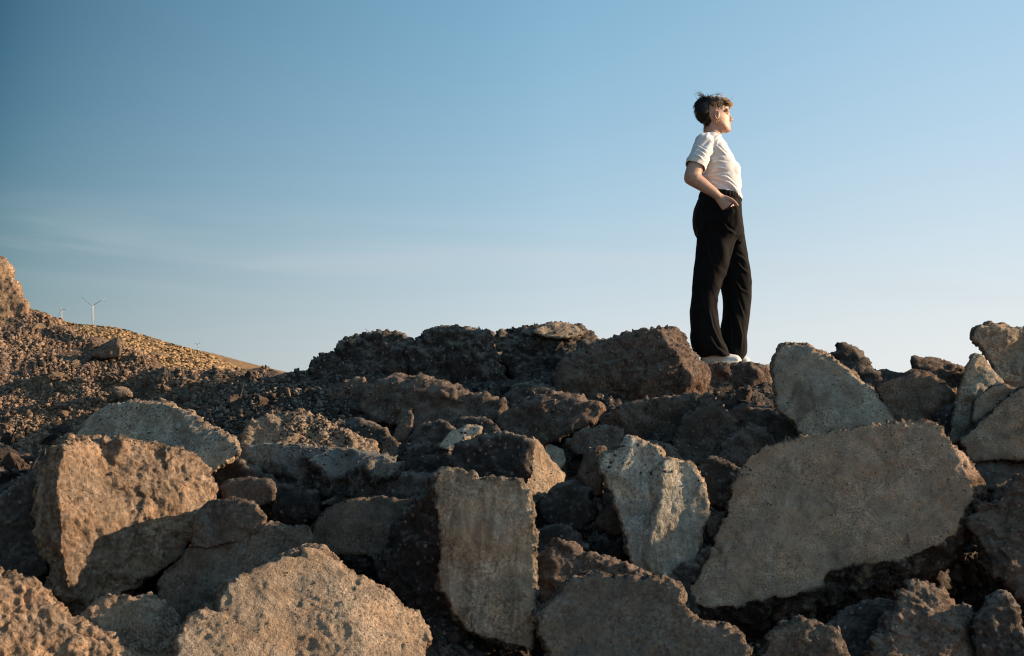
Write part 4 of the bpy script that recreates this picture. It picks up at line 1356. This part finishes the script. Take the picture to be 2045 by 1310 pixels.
def hand(mir):
    """mir = None for the near hand, else a matrix that mirrors it to the far side"""
    f = (lambda p: p) if mir is None else (lambda p: mir @ p)
    kn = [W(1449.5, 410.5, -.214), W(1446.5, 416.5, -.222), W(1441.5, 421.5, -.222), W(1436.0, 425.0, -.216)]
    wr0, wr1 = W(1430.5, 400.5, -.212), W(1427.0, 406.0, -.212)
    bm_hull(bm, [(f(wr0), .0205), (f(wr1), .0205), (f(kn[0]), .0130), (f(kn[1]), .0130), (f(kn[2]), .0125), (f(kn[3]), .0115)])
    for k, (L, r) in zip(kn, ((.070, .0096), (.078, .0098), (.072, .0093), (.056, .0084))):
        a = k
        for j, (fr, dirv) in enumerate(((0.45, Vector((.52, .38, -.76))), (0.32, Vector((.42, .22, -.88))), (0.23, Vector((.25, .12, -.96))))):
            b = a + dirv.normalized() * (L * fr)
            bm_caps(bm, f(a), r * (1 - .09 * j), f(b), r * (1 - .09 * (j + 1)), 2)
            a = b
    # thumb leaves the side of the palm near its base
    tb = [W(1439.0, 403.0, -.216), W(1449.5, 407.0, -.230), W(1456.0, 411.6, -.238), W(1462.2, 418.4, -.238)]
    for j, (r0, r1) in enumerate(((.0165, .0125), (.0122, .0100), (.0100, .0076))):
        bm_caps(bm, f(tb[j]), r0, f(tb[j + 1]), r1, 2)


hand(None)
# far arm: the same pose mirrored in the plane of symmetry of the turned trunk
nrm = Vector((math.sin(math.radians(11)), math.cos(math.radians(11)), 0)).normalized()
cen = W(1432, 340, 0.0)
MIR = Matrix.Translation(cen) @ Matrix(((1 - 2 * nrm.x ** 2, -2 * nrm.x * nrm.y, 0, 0), (-2 * nrm.x * nrm.y, 1 - 2 * nrm.y ** 2, 0, 0), (0, 0, 1, 0), (0, 0, 0, 1))) @ Matrix.Translation(-cen)
for a, ra, b, rb in ((SH, .048, W(1392, 338, -.19), .048), (W(1392, 338, -.19), .048, W(1396, 364, -.20), .044), (W(1396, 364, -.20), .044, W(1412, 384, -.212), .034), (W(1412, 384, -.212), .034, WR, .0245)):
    bm_caps(bm, MIR @ a, ra, MIR @ b, rb)
hand(MIR)
# legs and feet
for (h, k, an, toe) in ((W(1425, 468, -.085), W(1413, 585, -.10), W(1408, 700, -.10), W(1462, 719, -.115)), (W(1458, 468, .095), W(1475, 585, .12), W(1466, 700, .12), W(1496, 720, .105))):
    bm_caps(bm, h, .085, k, .056)
    bm_caps(bm, k, .054, an, .036)
    bm_caps(bm, an, .036, W((an.x / K) + 1445, 718, an.y), .026)
    bm_hull(bm, [(an + Vector((-.02, 0, -.055)), .024), (an + Vector((.05, 0, -.045)), .028), (toe, .018)])
body = remesh(to_mesh(bm), 0.0047, 3)
co = get_co(body)
lipm = np.zeros(len(co), np.float32)
for (px, py, rr) in ((1460.5, 245.2, .008), (1460.2, 249.0, .008)):
    c = np.array(W(px, py, 0))
    dv = (co - c) / np.array([.010, .021, .0055])
    lipm = np.maximum(lipm, sstep(1.15, 0.8, np.sqrt((dv ** 2).sum(1))))
fl = np.zeros(len(co), np.float32)
for (px, py, y, rr) in ((1450, 236, -.05, .03), (1450, 236, .05, .03), (1465, 236, 0, .012), (1430, 231, -.08, .03)):
    fl = np.maximum(fl, sstep(1.0, 0.2, np.linalg.norm(co - np.array(W(px, py, y)), axis=1) / rr))
set_attr(body, 'lip', lipm)
set_attr(body, 'flush', fl)
BODY = part('body', body, SKIN)

def creases(co, lines, depth=.006, wide=2.0, ymax=0.0):
    """pressed-in folds along lines traced on the side that faces the camera"""
    px, py = co[:, 0] / K + 1445, 727 - co[:, 2] / K
    out = np.zeros(len(co))
    for ln in lines:
        best, along = np.full(len(co), 99.0), np.zeros(len(co))
        for i in range(len(ln) - 1):
            (x0, y0), (x1, y1) = ln[i], ln[i + 1]
            L2 = (x1 - x0) ** 2 + (y1 - y0) ** 2
            f = np.clip(((px - x0) * (x1 - x0) + (py - y0) * (y1 - y0)) / L2, 0, 1)
            sd = ((px - x0) * (y1 - y0) - (py - y0) * (x1 - x0)) / math.sqrt(L2)
            d = np.hypot(px - x0 - f * (x1 - x0), py - y0 - f * (y1 - y0))
            m = d < np.abs(best)
            best = np.where(m, np.where(sd < 0, -d, d), best)
            along = np.where(m, (i + f) / (len(ln) - 1), along)
        env = np.sin(np.clip(along, 0.03, 0.97) * math.pi) ** 0.6
        out += env * depth * (np.exp(-((best + wide * 0.9) / wide) ** 2) - 0.9 * np.exp(-((best - wide * 0.7) / (wide * 0.8)) ** 2))
    return out * (co[:, 1] < ymax)


# --- t-shirt
bm = bmesh.new()
bm_loft(bm, [(1409, 1436, 266, 0, .085), (1399, 1444, 275, 0, .135), (1393.5, 1451, 286, 0, .175), (1392, 1459, 300, 0, .185), (1393, 1467.5, 315, 0, .178), (1394, 1475.5, 330, -.004, .172),
             (1395.5, 1478.5, 342, -.006, .166), (1396.5, 1480, 354, -.006, .158), (1399.5, 1479, 370, -.004, .152), (1402, 1481, 383, 0, .160), (1404, 1480.5, 391, 0, .156), (1410, 1474, 402, 0, .135), (1412, 1470, 412, 0, .13)], 48, 0.10, 2.15)
bm_ell(bm, W(1458.5, 343, -.066), .058, .080, .068)
bm_ell(bm, W(1459, 343, .066), .058, .080, .068)
SLEEVE = (W(1403.5, 293.5, -.150), W(1382.0, 342, -.207))
bm_caps(bm, SLEEVE[0], .0555, SLEEVE[1], .0605)
bm_hull(bm, [(W(1411, 283, -.07), .045), (W(1401, 292, -.145), .051), (W(1391, 315, -.175), .052)], 3)
fs = (MIR @ SLEEVE[0], MIR @ W(1391, 342, -.195))
bm_caps(bm, fs[0], .0555, fs[1], .0575)
shirt = remesh(to_mesh(bm), 0.0046, 16)
co, no = get_co(shirt), get_no(shirt)
# drag folds from the armpit across the side, and slack above the waistband
ap = np.array(W(1405, 318, -.17))
rel = co - ap
u1 = rel[:, 0] * 0.9 + rel[:, 2] * 0.42
v1 = -rel[:, 0] * 0.42 + rel[:, 2] * 0.9
h = 0.016 * perlin(np.stack([u1 * 4, rel[:, 1] * 3, v1 * 22], 1)) * sstep(0.22, 0.03, np.linalg.norm(rel, axis=1))
low = sstep(W(1450, 352).z, W(1450, 385).z, co[:, 2])
diag = co[:, 2] + co[:, 0] * 0.55
h += low * 0.018 * fbm(np.stack([co[:, 0] * 5, co[:, 1] * 5, diag * 26], 1), 2)
h += 0.0035 * fbm(np.stack([co[:, 0] * 9, co[:, 1] * 7, co[:, 2] * 13], 1), 2)
h += 0.003 * np.clip(fbm(np.stack([co[:, 0] * 8 + co[:, 2] * 5, co[:, 1] * 8, co[:, 2] * 17 - co[:, 0] * 6], 1), 2, 0.5, True), -0.4, 0.7)
slv = np.linalg.norm(np.cross(co - np.array(SLEEVE[0]), np.array((SLEEVE[1] - SLEEVE[0]).normalized())), axis=1) < .075
h += slv * 0.008 * np.clip(fbm(np.stack([co[:, 0] * 6 + co[:, 2] * 6, co[:, 1] * 6, co[:, 2] * 22 - co[:, 0] * 22], 1), 1, 0.5, True), -0.4, 0.7)
h += creases(co, [[(1412, 322), (1426, 318), (1442, 319)], [(1410, 331), (1428, 327), (1447, 330)], [(1404, 341), (1424, 338), (1440, 341)], [(1424, 353), (1446, 358), (1464, 371), (1477, 391)],
                  [(1427, 362), (1450, 368), (1470, 388)], [(1400, 351), (1420, 354), (1446, 350)], [(1403, 366), (1422, 368), (1440, 380)], [(1384, 299), (1394, 304), (1403, 312)], [(1381, 308), (1391, 313), (1402, 322)],
                  [(1378, 319), (1388, 323), (1400, 331)], [(1424, 297), (1436, 307), (1448, 318)]], .0055, 1.9)
h += creases(co, [[(1411, 283), (1418, 296), (1417, 309), (1411, 322)]], .0035, 1.2)
set_co(shirt, co + no * h[:, None])
bm = bmesh.new()
bm.from_mesh(shirt)
bpy.data.meshes.remove(shirt)
kill = []
napex, vx = W(1408, 267.5), W(1455, 300)
for v_ in bm.verts:
    c = v_.co
    # neckline: from the nape down to the point of the V, narrowing towards it
    tt = (c.x - napex.x) / (vx.x - napex.x)
    if -0.3 < tt < 1.02:
        zl = napex.z + (vx.z - napex.z) * max(0, tt) ** 1.25
        wid = 0.088 * (1 - max(0, tt - 0.1) * 1.02) if tt > 0 else 0.088
        if abs(c.y + .085 * max(0, tt)) < wid and c.z > zl - 0.004 - 0.03 * (abs(c.y) / 0.078) * 0:
            kill.append(v_)
            continue
bmesh.ops.delete(bm, geom=kill, context='VERTS')
for (a, b) in (SLEEVE, fs):
    d = (b - a).normalized()
    near = {v_ for v_ in bm.verts if (v_.co - b - d * (v_.co - b).dot(d)).length < .080 and v_.co.z < W(0, 315).z and (v_.co - b).length < .14}
    fc = [f for f in bm.faces if all(v_ in near for v_ in f.verts)]
    ed = list({e for f in fc for e in f.edges})
    vt = list({v_ for f in fc for v_ in f.verts})
    bmesh.ops.bisect_plane(bm, geom=vt + ed + fc, plane_co=b, plane_no=d, clear_outer=True)
shirt = to_mesh(bm)
sh = part('tshirt', shirt, SHIRT)
md = sh.modifiers.new('cloth', 'SOLIDIFY')
md.thickness = 0.003
md.offset = 0

# --- trousers
bm = bmesh.new()
bm_loft(bm, [(1400, 1480, 392, 0, .166), (1394, 1481, 404, 0, .172), (1387.5, 1482, 420, 0, .182), (1385, 1484.5, 438, .004, .188), (1386, 1487, 455, .006, .188), (1390, 1488, 470, .008, .175), (1398, 1484, 482, .01, .13)], 48, 0.05, 2.2)
LEG1 = [(1408, 1462, 440, -.06, .07), (1392, 1474, 462, -.075, .098), (1393, 1466, 480, -.085, .105), (1391.5, 1459, 500, -.09, .105), (1388, 1451, 531, -.095, .10), (1385, 1438, 563, -.10, .098), (1383, 1429.5, 592, -.10, .10), (1380, 1429.5, 621, -.10, .105),
        (1379, 1433, 650, -.10, .11), (1378, 1438, 676, -.10, .115), (1380.5, 1446, 693, -.10, .118), (1384, 1450, 704, -.10, .118), (1389, 1453, 711.5, -.10, .112)]
LEG2 = [(1435, 1478, 440, .07, .07), (1427, 1488, 462, .085, .098), (1428, 1491, 480, .09, .105), (1431, 1495, 500, .10, .105), (1436, 1501, 531, .11, .10), (1442.5, 1505.5, 560, .115, .10), (1447, 1503, 588, .12, .10), (1448, 1500, 610, .12, .105),
        (1446, 1497, 640, .12, .11), (1443, 1494, 670, .12, .115), (1441.5, 1495, 690, .12, .118), (1444, 1492.5, 708, .12, .118), (1447, 1486, 719, .12, .11)]
bm_loft(bm, [(a - 3.0, b - (1.5 if 560 < c < 680 else 0), c, d, e) for a, b, c, d, e in LEG1], 40, 0.0, 2.2)
bm_loft(bm, [(a + (2.2 if 560 < c < 680 else 0), b + 4.5, c, d, e) for a, b, c, d, e in LEG2], 40, 0.0, 2.2)
bm_hull(bm, [(W(1439, 438, -.209), .034), (W(1451, 431, -.206), .034), (W(1458, 428, -.196), .034), (W(1460, 446, -.175), .034), (W(1446, 452, -.185), .034), (W(1438, 490, -.13), .04), (W(1408, 450, -.14), .04), (W(1466, 455, -.11), .04)], 3)
pm = MIR
bm_hull(bm, [(pm @ W(1444, 424, -.175), .034), (pm @ W(1452, 446, -.150), .030), (pm @ W(1440, 436, -.165), .034)], 3)
trs = remesh(to_mesh(bm), 0.0068, 12)
co, no = get_co(trs), get_no(trs)
zt = co[:, 2]
leg = sstep(W(0, 455).z, W(0, 520).z, zt)
h = leg * 0.009 * fbm(np.stack([co[:, 0] * 10 + zt * 0.8, co[:, 1] * 10, zt * 0.9], 1), 2, 0.4)
# long creases falling from the knee
h += leg * 0.010 * np.clip(perlin(np.stack([co[:, 0] * 13 + zt * 4.5, co[:, 1] * 7, zt * 1.6], 1)), -0.1, 0.6)
h += leg * 0.007 * np.clip(perlin(np.stack([co[:, 0] * 24 + zt * 9, co[:, 1] * 9, zt * 2.2 + 7], 1)) - 0.15, 0, 0.5)
hip = 1 - sstep(W(0, 430).z, W(0, 470).z, zt)
h += hip * 0.005 * perlin(np.stack([co[:, 0] * 45, co[:, 1] * 45, zt * 6], 1))
kn = np.exp(-((zt - W(0, 540).z) / 0.12) ** 2)
h += kn * 0.006 * np.clip(perlin(np.stack([co[:, 0] * 7, co[:, 1] * 7, (zt + co[:, 0] * 0.8) * 20], 1)), -0.1, 0.6)
h += creases(co, [[(1409, 622), (1416, 655), (1430, 686), (1448, 706)], [(1412, 676), (1424, 696), (1446, 711)], [(1428, 590), (1424, 612), (1430, 640)], [(1476, 460), (1462, 490), (1450, 531), (1436, 570)],
                  [(1430, 445), (1446, 462), (1466, 472)], [(1398, 470), (1410, 500), (1412, 540)]], .006, 2.4)
h += creases(co, [[(1470, 558), (1482, 575), (1498, 584)], [(1474, 520), (1486, 535), (1502, 546)], [(1470, 574), (1480, 604), (1492, 640)], [(1472, 505), (1484, 512), (1496, 524)], [(1478, 640), (1484, 668), (1482, 700)],
                  [(1458, 600), (1464, 650), (1462, 700)]], .006, 2.4, 0.3)
set_co(trs, co + no * h[:, None])
TR = part('trousers', trs, BLACK)

# gathered elastic waistband
bm = bmesh.new()
seg, rows = 160, 9
grid = []
for i in range(rows):
    f = i / (rows - 1)
    row = []
    for k in range(seg):
        q = 2 * math.pi * k / seg
        ru = 1 + 0.018 * math.sin(q * 46 + math.sin(q * 7) * 2) + 0.03 * math.sin(math.pi * f)
        L, R = 1400.5 - 3 * f, 1480.8 + 0.8 * f
        x = (L + R) / 2 + (R - L) / 2 * math.cos(q) * ru
        y = .170 * math.sin(q) * ru
        py = 383 + 15 * f + 9 * (0.5 + 0.5 * math.cos(q)) * (1 - 0.25 * f) - 3 * (0.5 - 0.5 * math.sin(q))
        row.append(bm.verts.new(W(x, py, y)))
    grid.append(row)
inner = [bm.verts.new(Vector((v_.co.x * 0.94 + 0.06 * W(1440, 0).x, v_.co.y * 0.93, v_.co.z - 0.012))) for v_ in grid[0]]
grid.insert(0, inner)
for i in range(len(grid) - 1):
    for k in range(seg):
        bm.faces.new((grid[i][k], grid[i][(k + 1) % seg], grid[i + 1][(k + 1) % seg], grid[i + 1][k]))
part('waistband', to_mesh(bm), BLACK, TR)
# pocket edge the hand slips under
bm = bmesh.new()
pts_ = [W(1430, 430, -.214), W(1437, 428, -.232), W(1446, 422, -.238), W(1453, 415, -.228), W(1459, 410, -.196)]
for i in range(len(pts_) - 1):
    bm_caps(bm, pts_[i], .0035, pts_[i + 1], .0035, 2)
part('pocket_edge', to_mesh(bm), BLACK, TR)

# --- shoes
for (hx, tx, ty, py, y) in ((1394, 1475, 709, 727, -.105), (1432, 1506, 710, 729, .115)):
    bm = bmesh.new()
    L = tx - hx
    bm_hull(bm, [(W(hx + 11, py - 12, y), .030), (W(hx + 0.30 * L, py - 13, y), .036), (W(hx + 0.62 * L, py - 10, y - .004), .034), (W(tx - 12, py - 8, y - .008), .030), (W(tx - 7, py - 7, y - .004), .022)], 3)
    bm_hull(bm, [(W(hx + 12, py - 24, y), .032), (W(hx + 0.42 * L, py - 20, y), .030), (W(hx + 0.62 * L, py - 12, y), .028)], 3)
    me = remesh(to_mesh(bm), 0.006, 4)
    shoe = part('shoe', me, SHOE)
    bm = bmesh.new()
    ring = []
    for k in range(40):
        q = 2 * math.pi * k / 40
        c, s_ = math.cos(q), math.sin(q)
        wd = .040 + .006 * c
        ring.append((hx + L / 2 + (L / 2 + 0.5) * math.copysign(abs(c) ** 0.75, c), y - .004 + wd * math.copysign(abs(s_) ** 0.8, s_)))
    lo = [bm.verts.new(W(x, py + 1.5, yy)) for x, yy in ring]
    hi = [bm.verts.new(W(x, py - 4.5, yy)) for x, yy in ring]
    for k in range(40):
        bm.faces.new((lo[k], lo[(k + 1) % 40], hi[(k + 1) % 40], hi[k]))
    bm.faces.new(hi)
    bm.faces.new(lo[::-1])
    part('sole', to_mesh(bm), SOLE, shoe)

# --- face details laid on the skin
from mathutils.bvhtree import BVHTree
bme = bmesh.new()
bme.from_mesh(BODY.data)
BVH = BVHTree.FromBMesh(bme)
bme.free()


def surf(px, py, side=-1):
    o = W(px, py, side * 0.5)
    loc, nor, i, d = BVH.ray_cast(o, Vector((0, -side, 0)))
    return (loc, nor) if loc is not None else (W(px, py, side * .06), Vector((0, side, 0)))


t = NT('eye_white')
EYEW = t.done((0.75, 0.72, 0.68, 1), 0.2, 0.5)
t = NT('lash')
LASH = t.done((0.02, 0.014, 0.012, 1), 0.6, 0.2)
t = NT('brow')
BROW = t.done((0.17, 0.10, 0.065, 1), 0.7, 0.2)
for side in (-1, 1):
    loc, nor = surf(1453.6, 226.3, side)
    bm = bmesh.new()
    bm_ell(bm, loc - nor * .004, .0085, .007, .0052, None, 2)
    eye = part('eye', to_mesh(bm), EYEW)
    bm = bmesh.new()
    bm_ell(bm, loc + Vector((.0042, side * .0012, 0)) - nor * .001, .0028, .0028, .0034, None, 2)
    part('iris', to_mesh(bm), LASH, eye)
    bm = bmesh.new()
    ps = [surf(px, py, side) for px, py in ((1450.2, 226.6), (1452.3, 224.6), (1454.6, 224.2), (1456.4, 225.2))]
    for i in range(3):
        bm_caps(bm, ps[i][0] + ps[i][1] * .0006, .0009, ps[i + 1][0] + ps[i + 1][1] * .0006, .0010, 1)
    part('eyelashes', to_mesh(bm), LASH, eye)
    bm = bmesh.new()
    ps = [surf(px, py, side) for px, py in ((1446.8, 220.6), (1450, 219.0), (1453.5, 218.4), (1456.5, 218.9))]
    for i in range(3):
        bm_caps(bm, ps[i][0] + ps[i][1] * .0008, (.0010, .0014, .0015)[i], ps[i + 1][0] + ps[i + 1][1] * .0008, (.0014, .0015, .0010)[i], 1)
    part('eyebrow', to_mesh(bm), BROW)
    for (px, py, r) in ((1431.2, 243.6, .0085), (1434.2, 240.4, .0055)):
        bm = bmesh.new()
        rings = []
        c0 = W(px, py, side * .0815)
        for k in range(20):
            q = 2 * math.pi * k / 20
            rr = Vector((math.cos(q), side * 0.25 * math.cos(q), math.sin(q)))
            rings.append([bm.verts.new(c0 + rr * (r + .0019 * math.cos(w_)) + Vector((0, .0019 * math.sin(w_), 0))) for w_ in [j * math.pi / 3 for j in range(6)]])
        for k in range(20):
            for j in range(6):
                bm.faces.new((rings[k][j], rings[k][(j + 1) % 6], rings[(k + 1) % 20][(j + 1) % 6], rings[(k + 1) % 20][j]))
        part('earring', to_mesh(bm), GOLD)

# --- hair: a cap with hundreds of tapered locks
bm = bmesh.new()
bm_ell(bm, W(1407.5, 217, 0), 17.5 * K, .083, 23 * K)
bm_ell(bm, W(1424, 205, 0), 29 * K, .086, 15.5 * K)
bm_ell(bm, W(1443, 202, 0), 17 * K, .067, 10 * K)
bm_ell(bm, W(1414, 235, 0), 10 * K, .066, 15 * K)
bm_ell(bm, W(1455.5, 204, .0), 8 * K, .050, 7 * K)
cap = remesh(to_mesh(bm), 0.005, 4)
co, no = get_co(cap), get_no(cap)
rh = random.Random(5)
sel = [i for i in range(len(co)) if no[i][1] < 0.9]
VV, FF, TT, n = [co + no * (0.004 * fbm(np.stack([co[:, 0] * 18, co[:, 1] * 30, co[:, 2] * 40], 1), 2))[:, None]], [], [], 0
polys = [list(p.vertices) for p in cap.polygons]
capt = 0.22 + 0.28 * sstep(W(1425, 0).x, W(1460, 0).x, co[:, 0]) * sstep(W(0, 214).z, W(0, 196).z, co[:, 2])
TT.append(capt)
n = len(co)
faces = polys


def lock(p, d, up, L, r, tone, curl=0.35, lift=0.30):
    global n
    d = d.normalized()
    side = d.cross(up)
    if side.length < 1e-3:
        return
    side.normalize()
    nrm_ = side.cross(d).normalized()
    rings = []
    S_ = 4
    for i in range(S_ + 1):
        f = i / S_
        c = p + d * (L * f) + nrm_ * (L * (lift * f - curl * f * f)) + side * (L * 0.12 * math.sin(f * 3 + tone * 9))
        w_ = r * (1 - f) ** 0.6 * (0.55 + 0.9 * f if f < 0.5 else 1.0) + 0.0003
        rings.append([c + side * (w_ * math.cos(q)) + nrm_ * (w_ * 0.5 * math.sin(q)) for q in (0, 2.094, 4.189)])
    for rg in rings:
        for c in rg:
            VV.append(np.array([c[:]]))
            TT.append(np.array([tone]))
    for i in range(S_):
        for k in range(3):
            a = n + i * 3 + k
            b = n + i * 3 + (k + 1) % 3
            faces.append([a, b, b + 3, a + 3])
    n += (S_ + 1) * 3


for _ in range(3400):
    i = rh.choice(sel)
    p, u_ = Vector(co[i]), Vector(no[i])
    px, py = p.x / K + 1445, 727 - p.z / K
    if px > 1426 and py > 207 and px < 1457:
        continue
    top = float(sstep(214, 196, py))
    front = float(sstep(1416, 1445, px))
    wob = perlin(np.array([[p.x * 22, p.y * 22, p.z * 22]]))[0]
    d = Vector((1.0, 0.0, 0.15)) * (top * (0.2 + front)) + Vector((0.30, 0, -1.0)) * (1 - top) + Vector((-0.7, 0, 0.1)) * (1 - front) * top * 0.9
    d += Vector((wob * .9, wob * .7, wob * .6)) + Vector((rh.gauss(0, .08), rh.gauss(0, .10), rh.gauss(0, .08)))
    d -= u_ * d.dot(u_) * 0.95
    tone = min(1.0, max(0.0, 0.08 + 0.85 * front * (0.15 + 0.85 * top) + 0.5 * wob * (0.3 + front) + rh.gauss(0, .16)))
    lock(p - u_ * .003, d, u_, rh.uniform(.030, .062) * (1 - 0.5 * front), rh.uniform(.0014, .0030), tone, rh.uniform(0.16, 0.34), (0.05 + 0.06 * rh.random()) * (1 - top) + rh.uniform(0.12, 0.26) * top + 0.3 * top * max(0.0, wob))
# side locks falling forward over the temple, fringe lifted by the wind, two loose wisps
for (a, b, r, tn) in (((1424, 206), (1419, 217), .004, .75), ((1428, 206), (1425, 218), .004, .85), ((1436, 205), (1427, 219), .004, .8), ((1441, 204), (1432, 219), .004, .6), ((1446, 204), (1436, 217), .0035, .7),
                      ((1450, 203), (1459, 213), .006, .75), ((1453, 200), (1463, 208), .006, .8), ((1456, 204), (1463.5, 217), .0055, .6), ((1458, 206), (1465, 214), .005, .85), ((1448, 195), (1459, 199), .006, .9),
                      ((1438, 190), (1452, 192), .006, .8), ((1430, 189), (1442, 186), .005, .55), ((1415, 199), (1394, 182.5), .0045, .30), ((1412, 198), (1386, 182), .0050, .35), ((1410, 197), (1396, 186), .004, .2),
                      ((1461, 199), (1467, 186), .0016, .8), ((1400, 200), (1392, 199), .004, .1), ((1397, 204), (1390, 204), .004, .15)):
    ya = -.020 if a[1] < 197 and a[0] > 1422 else -.045 if a[0] > 1445 or a[0] < 1422 else -.080
    p, q = W(a[0], a[1], ya), W(b[0], b[1], ya * 1.05 if a[0] > 1445 else ya * 1.0)
    d = q - p
    for q_ in range(7 if r > .002 else 2):
        o_ = Vector((rh.gauss(0, 1), rh.gauss(0, 1.6), rh.gauss(0, 1))) * r * 0.8
        lock(p + o_, d + o_ * 1.2, Vector((0, -0.6, 0.8)), d.length * rh.uniform(.8, 1.04), r * 0.42, min(1, max(0, tn + rh.gauss(0, .15))), 0.28)
hm = bpy.data.meshes.new('hair')
hm.from_pydata([tuple(x) for x in np.concatenate(VV)], [], faces)
set_attr(hm, 'tone', np.concatenate(TT))
bpy.data.meshes.remove(cap)
part('hair', hm, HAIR)
